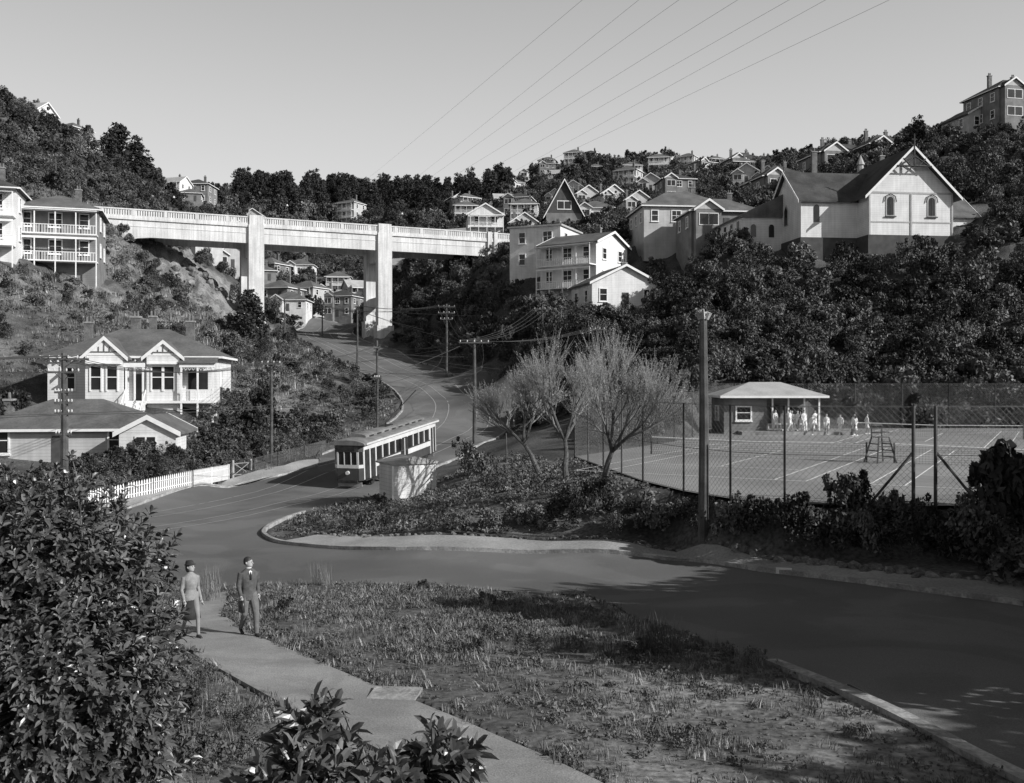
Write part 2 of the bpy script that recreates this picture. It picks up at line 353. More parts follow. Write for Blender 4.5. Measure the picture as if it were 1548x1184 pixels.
for ctr in nets:
    b=B()
    for s in (-6.1,6.1): p=Bax*s; b.tube('posts',M['wood'],[p,p+Vector((0,0,1.1))],.05)
    p=-Bax*6.1;q=Bax*6.1
    b.tube('band',M['line'],[p+Vector((0,0,1.03)),Vector((0,0,.93)),q+Vector((0,0,1.03))],.03,4)
    for i in range(80):
        s=p.lerp(q,i/79); b.tube('net',M['wire'],[s,s+Vector((0,0,.95))],.004,3)
    for i in range(8): b.tube('net',M['wire'],[p+Vector((0,0,.05+i*.12)),q+Vector((0,0,.05+i*.12))],.004,3)
    b.finish('tennis_net',(ctr.x,ctr.y,ZC))
b=B()
for sx in (-1,1):
    for sy in (-1,1): b.tube('legs',M['wood'],[(sx*.6,sy*.55,0),(sx*.32,sy*.3,1.35)],.045,5)
    b.tube('legs',M['wood'],[(sx*.32,.3,1.35),(sx*.32,.3,2.05)],.035,5)
    for z in (.3,.65,1.0): b.tube('rungs',M['wood'],[(sx*(.6-.2*z),-.55+.18*z,z),(sx*(.6-.2*z),.55-.18*z,z)],.03,4)
    b.box('arms',M['wood'],sx*.32-.03,sx*.32+.03,-.3,.3,1.6,1.64)
for z in (.25,.55,.85,1.1): b.box('steps',M['wood'],-.6+.2*z,.6-.2*z,-.56+.18*z,-.5+.18*z,z,z+.05)
b.box('seat',M['wood'],-.34,.34,-.3,.3,1.34,1.38)
for z in (1.55,1.75,1.95): b.box('backrest',M['wood'],-.34,.34,.28,.31,z,z+.08)
b.finish('umpire_chair',(chairp.x,chairp.y,ZC+.02),.3)
def wirefence(name,pts,ht,sp=3.0,meshsp=0.22,zf=None,wr=.005,pr=.045):
    b=B()
    for i in range(len(pts)-1):
        p=Vector((*pts[i][:2],0));q=Vector((*pts[i+1][:2],0)); L=(q-p).length; n=max(1,round(L/sp))
        def zz(t):
            r=p.lerp(q,t); return zf if zf is not None else h1(r.x,r.y)
        za=zz(0);zb=zz(1)
        def P(t,h): r=p.lerp(q,t); r.z=za+(zb-za)*t+h; return r
        for k in range(n+1): b.tube('posts',M['wood'],[P(k/n,-.3),P(k/n,ht)],pr,5)
        for hh in (0.05,ht*.5,ht-.03): b.tube('wires',M['fwire'],[P(0,hh),P(1,hh)],.012,3)
        m=int(L/meshsp)
        for k in range(-int(ht/meshsp),m):
            t0=k*meshsp/L
            for sgn in (0,1):
                a0=max(0,t0); a1=min(1,t0+ht/L)
                if a1<=a0: continue
                h0=(a0-t0)*L; h1_=(a1-t0)*L
                if sgn: h0=ht-h0; h1_=ht-h1_
                b.tube('netting',M['fwire'],[P(a0,h0),P(a1,h1_)],wr,3,False)
    return b.finish(name)
wirefence('court_fence',[(34,35.2),(14.9,34.9)],3.5,3.6,zf=ZC)
wirefence('court_fence',[(14.0,34.6),(9.7,35.3),(8.1,36.8),(6.8,39.3),(5.7,43.2),(4.6,50),(3.6,57),(11.6,71),(15,79)],3.5,3.0,zf=ZC)
wirefence('court_fence',[(17,90.5),(27,90.6),(40,90.8),(57,91),(61,60)],4.1,4,zf=ZC,wr=.007,pr=.06)
b=B()
for p,q in (((14.0,34.6,ZC+1.9),(12.6,34.85,ZC+.1)),((14.9,34.9,ZC+1.9),(16.2,34.9,ZC+.3))): b.tube('braces',M['wood'],[p,q],.05,6)
for x,y in ((14,34.6),(14.9,34.9)): b.tube('posts',M['wood'],[(x,y,ZC-.5),(x,y,ZC+3.5)],.065,7)
b.finish('gate_posts')
# ------------------------------------------------------------------ viaduct
vd0=sv(165,316.6,149.2); vd1=sv(772,356.5,176.5); ZD=CZ+25.7
ax=Vector((vd1.x-vd0.x,vd1.y-vd0.y,0)); VL=ax.length; ax.normalize(); nr=Vector((-ax.y,ax.x,0)); rotv=math.atan2(ax.y,ax.x)
def vs_at(u):
    s=(u-CX)/F; return (s*vd0.y-vd0.x)/(ax.x-s*ax.y)
b=B(); cm=M['concrete']; W2=8.0
b.box('deck',cm,-6,VL+4,-.25,W2+.25,-1.35,-1.0)
for y in (0.0,W2-.7):
    b.box('beam',cm,-6,VL,y,y+.7,-3.9,-1.353)
    b.box('beam_ledge',cm,-6,VL,y-.06,y+.76,-2.35,-2.2)
    b.extr('haunch',cm,[(0,-3.903),(6,-3.903),(4,-4.1),(2,-4.8),(.7,-5.8),(0,-7)],y+.02,y+.68)
for y0 in (-.2,W2-.05):
    b.box('parapet_plinth',cm,-6,VL+4,y0,y0+.3,-.997,-.7); b.box('parapet_coping',cm,-6,VL+4,y0-.04,y0+.34,0.12,.32)
    x=-6
    while x<VL+4:
        b.box('balusters',cm,x,x+.24,y0+.05,y0+.25,-.697,.117); x+=.36
    x=-6
    while x<VL+4: b.box('parapet_posts',cm,x,x+.5,y0-.02,y0+.32,-.694,.116); x+=4.6
pier_xy=[]
for u,vb in ((387,502),(581,510)):
    s=vs_at(u); p=vd0+ax*s
    for y,fr in ((-.5,1),(W2-1.2,0)):
        q=p+nr*(y+1); zb=h1(q.x,q.y)-ZD-1; pier_xy.append((q.x,q.y))
        b.box('pier',cm,s-1.2,s+1.2,y,y+1.6,zb,-1.36) if not fr else b.box('pier',cm,s-1.2,s+1.2,y,y+1.6,zb,-1.0)
        b.box('pier_footing',cm,s-1.45,s+1.45,y-.25,y+1.85,zb,zb+3.2)
    b.box('pier_top',cm,s-1.1,s+1.1,-.46,.35,-.99,.55)
    b.box('pier_crossbeam',cm,s-.7,s+.7,1.11,W2-1.21,-5.5,-3.0)
    b.box('pier_crossbeam',cm,s-.7,s+.7,1.11,W2-1.21,-13,-11.6)
for s in (VL-4.2,VL-3.0):
    b.box('end_pier',cm,s-.35,s+.35,-.45,W2+.4,-9,.4)
b.box('abutment',M['concreted'],-12,0,-.1,W2+.1,-9,-1.36)
b.box('abutment',M['concreted'],VL-1.5,VL+6,-.1,W2+.1,-8,-1.36)
b.finish('viaduct',(vd0.x,vd0.y,ZD),rotv)
for u in (262,440,620): 
    s=vs_at(u); p=vd0+ax*s+nr*7; b=B(); b.tube('post',M['iron'],[(0,0,-1),(0,0,3.4),(.2,0,3.8),(.8,0,3.9)],.06,6); b.tube('lamp',M['insul'],[(.8,0,3.9),(.8,0,3.6)],[.08,.2],8); b.finish('street_lamp',(p.x,p.y,ZD))
# ------------------------------------------------------------------ houses
excl=[]
def window(b,face,W,Dp,pos,z,ww,wh,fm='trim',arch=False):
    fm=M[fm]
    def bx(part,m,a0,a1,z0,z1,t0,t1):
        if face=='f': b.box(part,m,a0,a1,-Dp/2-t1,-Dp/2-t0,z0,z1)
        elif face=='b': b.box(part,m,a0,a1,Dp/2+t0,Dp/2+t1,z0,z1)
        elif face=='l': b.box(part,m,-W/2-t1,-W/2-t0,a0,a1,z0,z1)
        else: b.box(part,m,W/2+t0,W/2+t1,a0,a1,z0,z1)
    h=ww/2
    bx('window_frames',fm,pos-h-.12,pos-h,z-.1,z+wh+.12,.002,.1); bx('window_frames',fm,pos+h,pos+h+.12,z-.1,z+wh+.12,.002,.1)
    bx('window_frames',fm,pos-h,pos+h,z+wh,z+wh+.12,.002,.1); bx('window_sills',fm,pos-h-.18,pos+h+.18,z-.2,z-.103,.002,.16)
    bx('window_frames',fm,pos-h,pos+h,z-.1,z,.002,.1)
    bx('window_glass',M['glass'],pos-h,pos+h,z,z+wh,-.03,.03)
    bx('window_bars',fm,pos-h,pos+h,z+wh*.52,z+wh*.52+.06,.032,.07)
    if ww>1.2: bx('window_bars',fm,pos-.03,pos+.03,z,z+wh,.033,.068)
def hiproof(b,m,x0,x1,y0,y1,z,rh,ov=.5,part='roof',th=.18):
    x0-=ov;x1+=ov;y0-=ov;y1+=ov; w_=x1-x0;d_=y1-y0; k=min(w_,d_)/2
    if w_>=d_: r=[(x0+k*.95,(y0+y1)/2),(x1-k*.95,(y0+y1)/2)]
    else: r=[((x0+x1)/2,y0+k*.95),((x0+x1)/2,y1-k*.95)]
    vs=[(x0,y0,z),(x1,y0,z),(x1,y1,z),(x0,y1,z)]; vs+=[(a,b_,z-th) for a,b_,_ in vs]
    vs+=[(r[0][0],r[0][1],z+rh),(r[1][0],r[1][1],z+rh)]
    if w_>=d_: up=[(0,1,9,8),(1,2,9),(2,3,8,9),(3,0,8)]
    else: up=[(0,1,8),(1,2,9,8),(2,3,9),(3,0,8,9)]
    b.add(part,m,vs,up+[(7,6,5,4)]); b.add('fascia',M['trim'],[(a,b_,c_+(-.001 if i<4 else 0)) for i,(a,b_,c_) in enumerate(vs[:8])],[(4,5,1,0),(5,6,2,1),(6,7,3,2),(7,4,0,3)])
def gabroof(b,m,wm,x0,x1,y0,y1,z,rh,axis='y',ov=.45,th=.16,part='roof',barge=True,wallpart='gable',ove=None):
    if axis=='y': a0,a1,c0,c1=x0,x1,y0,y1
    else: a0,a1,c0,c1=y0,y1,x0,x1
    ove=ov if ove is None else ove
    mid=(a0+a1)/2; k=rh/((a1-a0)/2); e0=a0-ov; ez=z-ov*k
    for sgn in (0,1):
        A=e0 if sgn==0 else a1+ov
        poly=[(A,ez),(mid,z+rh),(mid,z+rh+th),(A,ez+th)]
        b.extr(part,m,poly,c0-ove,c1+ove,axis)
    b.extr(wallpart,wm,[(a0,z-.01),(a1,z-.01),(mid,z+rh-.02)],c0+.01,c1-.01,axis)
    if barge:
        for cc in (c0-ove-.06,c1+ove+.001):
            for A in (e0,a1+ov):
                b.extr('bargeboards',M['trim'],[(A,ez-.12),(mid,z+rh-.12),(mid,z+rh+th+.04),(A,ez+th+.04)],cc,cc+.059,axis)
def chimney(b,x,y,z0,z1,s=.35,pots=2):
    b.box('chimney',M['brick'],x-s,x+s,y-s*.7,y+s*.7,z0,z1); b.box('chimney_cap',M['concreted'],x-s-.07,x+s+.07,y-s*.7-.07,y+s*.7+.07,z1,z1+.15)
    for i in range(pots): 
        xx=x+(i-(pots-1)/2)*.3; b.tube('chimney_pots',M['brick'],[(xx,y,z1+.15),(xx,y,z1+.6)],[.12,.1],7)
def simple_house(W=10,Dp=9,h=3.2,st=1,roof='hip',rh=2.2,wall='white',rm='roofm',bay=True,ver=False,base=3,ch=1,fm='trim',axis='x'):
    b=B(); b.box('walls',M[wall],-W/2,W/2,-Dp/2,Dp/2,-base,h*st)
    for s in range(st):
        z=s*h+.95
        n=max(2,int(W/3)); 
        for i in range(n):
            p=-W/2+W*(i+.5)/n
            if s==0 and i==n//2 and not ver:
                b.box('door',M['darktrim'],p-.45,p+.45,-Dp/2-.05,-Dp/2-.003,0,2.05)
            else: window(b,'f',W,Dp,p,z,1.3 if i%2 else .9,1.5,fm)
        n=max(2,int(Dp/3.2))
        for fc in 'lr':
            for i in range(n): window(b,fc,W,Dp,-Dp/2+Dp*(i+.5)/n,z,.95,1.4,fm)
    if roof=='hip': hiproof(b,M[rm],-W/2,W/2,-Dp/2,Dp/2,h*st+.02,rh)
    elif roof=='gable': gabroof(b,M[rm],M[wall],-W/2,W/2,-Dp/2,Dp/2,h*st,rh,axis)
    else:
        b.box('roof',M[rm],-W/2-.3,W/2+.3,-Dp/2-.3,Dp/2+.3,h*st+.002,h*st+.25)
    if bay and roof!='flat':
        bw=W*.36; x0=-W/2+.3; b.box('bay',M[wall],x0,x0+bw,-Dp/2-1.2,-Dp/2-.002,-base,h*st-.02)
        for s in range(st):
            zc=s*h+.9; b.box('window_glass',M['glass'],x0+.5,x0+bw-.5,-Dp/2-1.24,-Dp/2-1.19,zc,zc+1.5)
            for q in (x0+.42,x0+bw/2-.05,x0+bw-.5): b.box('window_frames',M[fm],q,q+.09,-Dp/2-1.27,-Dp/2-1.203,zc-.1,zc+1.6)
            b.box('window_frames',M[fm],x0+.52,x0+bw-.52,-Dp/2-1.265,-Dp/2-1.243,zc+1.5,zc+1.6)
            b.box('window_frames',M[fm],x0+.52,x0+bw-.52,-Dp/2-1.265,-Dp/2-1.243,zc-.1,zc)
        gabroof(b,M[rm],M['cream' if wall!='cream' else 'white'],x0,x0+bw,-Dp/2-1.2,0,h*st+.04,bw*.34,'y',.35)
    if ver:
        xa=-W/2+.3+(W*.36 if bay else 0)+.1; xb=W/2
        for s in range(st):
            b.box('verandah_floor',M['trim'],xa,xb,-Dp/2-1.8,-Dp/2-.01,s*h-.15,s*h)
            b.box('verandah_beam',M['trim'],xa,xb,-Dp/2-1.8,-Dp/2-1.7,s*h+2.45,s*h+2.7)
            n=max(2,int((xb-xa)/1.8))
            for i in range(n+1):
                x=xa+.06+(xb-xa-.12)*i/n; b.box('verandah_posts',M['trim'],x-.06,x+.06,-Dp/2-1.79,-Dp/2-1.68,s*h-(base if s==0 else 0)+.001,s*h+2.449)
            b.box('handrail',M['trim'],xa,xb,-Dp/2-1.77,-Dp/2-1.7,s*h+.9,s*h+.98)
            x=xa
            while x<xb: b.box('balusters',M['trim'],x,x+.05,-Dp/2-1.76,-Dp/2-1.71,s*h+.002,s*h+.898); x+=.3
        b.add('verandah_roof',M[rm],[(xa-.2,-Dp/2-2.0,h*st-.55),(xb+.2,-Dp/2-2.0,h*st-.55),(xb+.2,-Dp/2-.45,h*st-.1),(xa-.2,-Dp/2-.45,h*st-.1)],[(0,1,2,3)])
    for i in range(ch): chimney(b,W*(.2-.45*i),Dp*.12,h*st-.3,h*st+rh+.9 if roof!='flat' else h*st+1.4)
    return b
def put(name,b,u,v,d,rot=0,z=None,r=None,scale=1):
    p=sv(u,v,d); 
    if z is not None: p.z=h1(p.x,p.y)+z
    excl.append((p.x,p.y,r or 7)); return b.finish(name,p,rot,scale=scale)
def villa():
    b=B(); W=13.4;Dp=10;h=3.7; wm=M['white']; b.box('walls',wm,-W/2,W/2,-Dp/2,Dp/2,-3,h)
    hiproof(b,M['roofm'],-W/2,W/2,-Dp/2,Dp/2,h,2.5,.55)
    for x in np.arange(-W/2+.3,W/2,.55): b.box('eave_brackets',M['trim'],x,x+.1,-Dp/2-.4,-Dp/2-.002,h-.5,h-.19)
    def bay(x0,x1,py,gh):
        b.box('bay',wm,x0,x1,-Dp/2-py,-Dp/2-.002,-3,h-.02)
        for k,q in enumerate(np.linspace(x0+.45,x1-.45-.75,2)):
            q=float(q); b.box('window_glass',M['glass'],q,q+.75,-Dp/2-py-.03,-Dp/2-py+.03,.95,2.8)
            for e in (q-.12,q+.75): b.box('window_frames',M['trim'],e,e+.12,-Dp/2-py-.09,-Dp/2-py-.002,.8,2.95)
            b.box('window_frames',M['trim'],q,q+.75,-Dp/2-py-.09,-Dp/2-py-.032,1.9,1.98); b.box('window_frames',M['trim'],q,q+.75,-Dp/2-py-.09,-Dp/2-py-.002,2.8,2.95)
        b.box('window_hood',M['trim'],x0+.1,x1-.1,-Dp/2-py-.45,-Dp/2-py-.01,3.0,3.1)
        b.box('window_glass',M['glass'],x1-.03,x1+.03,-Dp/2-py+.35,-Dp/2-.35,.95,2.7)
        gabroof(b,M['roofm'],M['trim'],x0,x1,-Dp/2-py,-Dp/2+3.5,h+.02,gh,'y',.4,ove=.12)
        m=(x0+x1)/2
        b.box('gable_fretwork',M['roofm'],x0+.3,x1-.3,-Dp/2-py-.05,-Dp/2-py-.003,h+.25,h+.33)
        for k in (-2,-1,0,1,2): b.box('gable_fretwork',M['roofm'],m+k*.42-.03,m+k*.42+.03,-Dp/2-py-.05,-Dp/2-py-.004,h+.34,h+gh*(1-abs(k*.42)/((x1-x0)/2))-.25)
    bay(-3.3,-0.4,1.9,1.35); bay(1.3,3.9,1.2,1.1)
    b.box('porch_floor',M['trim'],-.39,6.7,-Dp/2-1.7,-Dp/2-1.21,-.2,0); b.box('porch_floor',M['trim'],-.39,1.29,-Dp/2-1.2,-Dp/2-.01,-.2,0); b.box('porch_floor',M['trim'],3.91,6.7,-Dp/2-1.2,-Dp/2-.01,-.2,0)
    for x in (-.2,.45,1.1,4.1,5.4,6.6): b.box('porch_posts',M['trim'],x-.07,x+.07,-Dp/2-1.68,-Dp/2-1.54,-2.5 if x>3 else -.19,2.75)
    b.box('porch_beam',M['trim'],-.39,1.25,-Dp/2-1.7,-Dp/2-1.55,2.751,3.1); b.box('porch_beam',M['trim'],3.95,6.75,-Dp/2-1.7,-Dp/2-1.55,2.751,3.1)
    for x in np.arange(-.35,1.2,.3): b.tube('fretwork',M['trim'],[(x,-Dp/2-1.6,2.75),(x+.15,-Dp/2-1.6,2.5),(x+.3,-Dp/2-1.6,2.75)],.03,4)
    for x in np.arange(4,6.5,.3): b.tube('fretwork',M['trim'],[(x,-Dp/2-1.6,2.75),(x+.15,-Dp/2-1.6,2.5),(x+.3,-Dp/2-1.6,2.75)],.03,4)
    b.add('porch_roof',M['roofm'],[(3.9,-Dp/2-1.9,3.1),(6.95,-Dp/2-1.9,3.1),(6.95,-Dp/2-.5,3.62),(3.9,-Dp/2-.5,3.62)],[(0,1,2,3)])
    b.box('handrail',M['trim'],4,6.6,-Dp/2-1.64,-Dp/2-1.56,.85,.93)
    for x in np.arange(4,6.6,.2): b.box('balusters',M['trim'],x,x+.05,-Dp/2-1.63,-Dp/2-1.58,.001,.849)
    b.box('door',M['darktrim'],0,.9,-Dp/2-.06,-Dp/2-.002,0,2.2); b.box('window_glass',M['glass'],4.4,6.0,-Dp/2-.05,-Dp/2-.002,.9,2.5)
    for i in range(9): b.box('steps',M['trim'],-.2,1.3,-Dp/2-2.0-i*.28,-Dp/2-1.72-i*.28,-2.6,-.15-i*.19)
    for x in (-.25,1.35):
        b.tube('stair_rail',M['trim'],[(x,-Dp/2-1.8,.9),(x,-Dp/2-4.4,-.85)],.045,5)
        for i in range(6): b.tube('stair_rail',M['trim'],[(x,-Dp/2-1.8-i*.5,.9-i*.337),(x,-Dp/2-1.8-i*.5,-.3-i*.34)],.035,4)
    window(b,'l',W,Dp,-2.5,1,.9,1.6); window(b,'l',W,Dp,1.5,1,.9,1.6); window(b,'f',W,Dp,-5.1,1,1.0,1.7); window(b,'r',W,Dp,-2,1,.9,1.6)
    chimney(b,-5.0,1,h+.3,h+3.0);chimney(b,-.9,0.5,h+2.0,h+3.5,.4);chimney(b,3.6,1.5,h+1,h+3.2); chimney(b,.4,1.2,h+2,h+3.6,.3)
    return b
put('villa',villa(),220,604,83,.16,r=9,scale=.95)
b=simple_house(11,8,2.5,1,'hip',1.9,'cream','roofm',False,False,3,0); chimney(b,-4.6,0,2.5,4.3,.3,1)
b.box('wing',M['white'],4.2,7.8,-5.4,-2,-3,2.3); gabroof(b,M['roofm'],M['white'],4.2,7.8,-5.4,0,2.32,.95,'y',.35,ove=.2); 
b.box('window_glass',M['glass'],5.3,6.5,-5.44,-5.38,.9,2); 
for q in (5.2,5.85,6.5): b.box('window_frames',M['trim'],q,q+.1,-5.47,-5.441,.85,2.08)
for q in (.8,2.0): b.box('window_frames',M['trim'],5.3,6.5,-5.468,-5.442,q,q+.09)
put('cottage',b,118,698,70,.12,r=7.5)
put('verandah_house',simple_house(9.2,9,3.1,2,'hip',2.2,'greyw','roofm',False,True,4,1),92,402,119,.3,r=7.5)
put('verandah_house',simple_house(8,9,3.2,2,'hip',2.2,'white','roofd',False,True,4,1),-24,378,112,.3,r=7.5)
put('flat_roofed_house',simple_house(8,9,3.2,2,'flat',.3,'white','roofl',False,False,4,1),825,414,150,-.4,r=7)
b=simple_house(9.0,9,3.1,2,'gable',1.7,'white','roofm',False,True,4,1,axis='x'); put('two_storey_house',b,883,440,141,-.6,r=8)
b=simple_house(9,8.5,3.3,1,'gable',2.2,'white','roofm',False,False,5,1,axis='y'); b.box('extension',M['white'],4.502,9,-3,3.5,-5,2.9); b.add('extension_roof',M['roofm'],[(4.4,-3.5,3.1),(9.4,-3.5,2.75),(9.4,4,2.75),(4.4,4,3.1)],[(0,1,2,3)]); put('gabled_house',b,928,470,131,.25,r=9); excl.append((17.5,124,5)); excl.append((12,123,5))
put('bungalow',simple_house(13,10,3.2,1,'hip',3.0,'cream','roofm',False,False,5,1),1025,352,152,.1,r=9)
put('bungalow',simple_house(10,8,3,1,'hip',2.4,'greyw','roofm',True,False,5,1),1085,358,142,.1,r=8)
b=B(); b.box('walls',M['greyw'],-3.4,3.4,-4,4,-4,2.2); gabroof(b,M['roofd'],M['darktrim'],-3.4,3.4,-4,4,2.2,6.2,'y',.6); b.box('window_glass',M['glass'],-1.2,1.2,-4.04,-3.98,3,4.4)
b.box('window_frames',M['trim'],-1.35,1.35,-4.08,-4.041,2.85,3.0);b.box('window_frames',M['trim'],-1.35,1.35,-4.08,-4.041,4.4,4.55)
for q in (-1.35,-.05,1.25): b.box('window_frames',M['trim'],q,q+.1,-4.085,-4.042,3.001,4.399)
chimney(b,2.5,2,2,8); put('steep_gabled_house',b,848,345,190,.1,r=7)
put('gabled_house',simple_house(8,8,3,1,'gable',2.4,'white','roofm',False,True,5,1,axis='y'),732,348,230,.1,r=8)
put('hillside_villa',simple_house(11,10,3.1,2,'hip',3.0,'greyw','roofd',True,False,5,2),1522,196,185,.2,r=11)
put('hillside_villa',simple_house(7,8,3,1,'gable',2.0,'cream','roofm',False,False,5,1,axis='y'),1468,205,188,.2,r=8)
for u,v,d,Wd_ in ((1270,262,210,14),(1175,300,190,10),(1330,250,205,10),(1120,262,300,11)):
    put('hillside_villa',simple_house(Wd_,9,3.2,1,'hip',3,'greyw','roofd',True,False,6,2),u,v,d,.2,r=9)
def archwin(b,face_y,x,z,ww,wh,part='window_glass',t0=-.02,t1=.05,m=None,axis='y'):
    poly=[(x-ww/2,z),(x+ww/2,z)]+[(x+ww/2*math.cos(q),z+wh+ww/2*math.sin(q)) for q in np.linspace(0,math.pi,7)]
    b.extr(part,m or M['glass'],poly,face_y-t1,face_y-t0,axis)
b=B(); wm=M['white']; W=10.8;Dp=17;h=5.1
b.box('walls',wm,-W/2,W/2,0,Dp,0,h); b.box('base',M['base'],-W/2-.08,W/2+.08,-.1,Dp+.1,-6,-.002)
gabroof(b,M['roofd'],wm,-W/2,W/2,0,Dp,h,5.4,'y',.8,.2)
for x in (-2.65,2.65):
    archwin(b,0,x,2.3,1.15,1.9,'window_surrounds',-.01,.07,M['roofl']); archwin(b,0,x,2.42,.8,1.8,'window_glass',0,.1)
    b.box('window_bars',M['darktrim'],x-.7,x+.7,-.2,-.072,2.15,2.29); b.box('window_bars',M['trim'],x-.03,x+.03,-.14,-.101,2.42,4.5)
    for sg in (-1,1): b.tube('hood_mould',M['roofm'],[(x+sg*.75,-.12,4.0),(x+sg*.6,-.12,4.65),(x,-.12,4.98)],.07,4)
b.box('cross_rail',M['roofl'],-W/2,W/2,-.05,-.003,h-.1,h+.12); b.box('cross_rail',M['roofl'],-W/2,W/2,-.05,-.003,1.5,1.66)
for x in (-W/2+.12,W/2-.12,0): b.box('corner_boards',M['roofl'],x-.1,x+.1,-.09,-.052,0,h-.11)
for k in (-1,1): b.tube('gable_truss',M['darktrim'],[(k*2.1,-.85,h+3.0),(0,-.85,h+4.3)],.11,4); b.tube('gable_truss',M['darktrim'],[(k*1.4,-.85,h+4.0),(k*.5,-.85,h+3.1)],.1,4)
b.tube('gable_truss',M['darktrim'],[(-2.2,-.85,h+3.1),(2.2,-.85,h+3.1)],.12,4); b.tube('finial',M['darktrim'],[(0,-.85,h+3.0),(0,-.85,h+7.0)],[.12,.07],5); b.tube('finial',M['darktrim'],[(-.35,-.85,h+6.3),(.35,-.85,h+6.3)],.07,4)
b.box('transept',wm,-W/2-7.2,-W/2-.002,3,12,0,4.7); b.box('base',M['base'],-W/2-7.3,-W/2-.1,2.9,12.1,-6,-.003)
gabroof(b,M['roofd'],wm,-W/2-7.2,-2,3,12,4.72,4.0,'x',.5,.2,part='transept_roof')
b.extr('window_surrounds',M['roofl'],[(7.5-.6,2),(7.5+.6,2),(7.5+.6,4),(7.5,4.7),(7.5-.6,4)],-W/2-7.28,-W/2-7.2,'x')
b.extr('window_glass',M['glass'],[(7.5-.45,2.1),(7.5+.45,2.1),(7.5+.45,3.9),(7.5,4.5),(7.5-.45,3.9)],-W/2-7.31,-W/2-7.22,'x')
for x in (-W/2-5.2,): archwin(b,3,x,1.9,.7,1.8,'window_glass',-.02,.06)
b.tube('finial',M['darktrim'],[(-W/2-7.6,7.5,8.4),(-W/2-7.6,7.5,10.2)],.07,5)
b.box('nave',wm,-W/2-12.5,-W/2-7.202,9,24,-1,3.6); b.box('base',M['base'],-W/2-12.6,-W/2-7.3,8.9,24.1,-7,-1.003)
b.add('nave_roof',M['roofm'],[(-W/2-12.9,8.6,3.5),(-W/2-7.0,8.6,6.4),(-W/2-7.0,24.4,6.4),(-W/2-12.9,24.4,3.5),(-W/2-12.9,8.6,3.3),(-W/2-7.0,8.6,3.3),(-W/2-7.0,24.4,3.3),(-W/2-12.9,24.4,3.3)],[(0,1,2,3),(4,5,1,0),(7,3,2,6),(0,3,7,4)])
for y in (10.5,13,15.5,18,21): b.box('window_glass',M['glass'],-W/2-12.55,-W/2-12.47,y-.4,y+.4,1,3)
for x in (-W/2-11,-W/2-8.6): archwin(b,9,x,.8,.7,1.3,'window_glass',-.02,.06)
b.box('vestry',wm,W/2+.002,W/2+6,5,12,0,3.4); b.box('base',M['base'],W/2+.1,W/2+6.1,4.9,12.1,-6,-.003)
gabroof(b,M['roofm'],wm,W/2-.5,W/2+6,5,12,3.42,2.7,'x',.5,.18,part='vestry_roof')
chimney(b,-W/2-2,11,6,12.3,.35,1); chimney(b,3,13,8,12.5,.3,1)
b.tube('roof_vent',M['roofl'],[(0,13,10),(0,13,11.3)],[.5,.4],8); b.tube('roof_vent',M['roofd'],[(0,13,11.3),(0,13,12.6)],[.6,.05],8)
pch=sv(1377,356,120); b.finish('church',pch,.12); excl+= [(pch.x,pch.y+9,11.5),(pch.x-9,pch.y+8,9.5),(pch.x-16,pch.y+16,9),(pch.x+8,pch.y+9,7)]
protos=[simple_house(10,9,3.1,1,'hip',2.6,'white','roofm',True,False,6,1).meshes('house_a'),
 simple_house(9,8,3.0,2,'hip',2.3,'cream','roofm',False,True,6,1).meshes('house_b'),
 simple_house(9,9,3.0,1,'gable',3.0,'cream','roofd',True,False,6,2,axis='y').meshes('house_c'),
 simple_house(11,8,3.0,1,'gable',2.6,'white','roofl',False,True,6,1,axis='x').meshes('house_d'),
 simple_house(9,9,3.1,2,'hip',2.2,'greyw','roofd',True,False,6,1).meshes('house_e'),
 simple_house(8,8,3.0,1,'hip',2.2,'greyw','roofm',False,False,6,1).meshes('house_f')]
far=[(u,425) for u in (803,828,868,893,966,985,1022,1078,1112)]+[(u,375) for u in (740,775,840,900,1000,1040,1125)]+\
 [(u,325) for u in (705,765,870,950,1060,1100)]+[(u,275) for u in (745,785,885,985,1060,1120)]+[(u,230) for u in (790,900,960,1020,1130)]+\
 [(42,212),(120,232),(138,240),(108,224),(262,262),(288,258),(300,272),(385,300),(425,212),(466,222),(410,238),(512,255),(545,246),(530,330),(595,260),(330,240),(455,262),(300,205),(350,212),(395,222),(440,205),(490,235),(520,225)]
rh_=random.Random(5); hp=[((u-CX)*d/F,d) for u,d in far]; tries=0
while len(far)<76 and tries<3000:
    tries+=1; u=rh_.uniform(690,1180); d=rh_.uniform(205,415); x=(u-CX)*d/F
    if all(math.hypot(x-a_,d-b_)>13 for a_,b_ in hp) and all(math.hypot(x-e_[0],d-e_[1])>e_[2]+5 for e_ in excl): far.append((u,d)); hp.append((x,d))
for i,(u,d) in enumerate(far):
    x=(u-CX)*d/F; z=h1(x,d)+.9; k=rh_.randrange(6)
    if u<150: z-=2.4
    B().finish('hillside_house',(x,d,z),rh_.uniform(-.6,.5),meshes=protos[k],scale=rh_.uniform(.68,.88)); excl.append((x,d,5.0)); excl.append((x-1,d-5,2.5))
b=B(); W=7.8;Dp=5; b.box('walls',M['greyw'],-W/2,-.4,-Dp/2,Dp/2,-.3,2.9); b.box('walls',M['greyw'],-.398,W/2,.6,Dp/2,-.3,2.9)
hiproof(b,M['roofl'],-W/2,W/2,-Dp/2-.5,Dp/2,2.95,1.1,.5)
for x in (.0,1.3,2.6,3.8): b.box('verandah_posts',M['trim'],x-.06,x+.06,-Dp/2-.3,-Dp/2-.18,0,2.77)
b.box('floor',M['concreted'],-.39,W/2,-Dp/2-.4,.59,-.3,.12); b.box('door',M['darktrim'],.6,1.5,.55,.598,.12,2.1); b.box('window_glass',M['glass'],2.2,3.4,.55,.597,1,1.9)
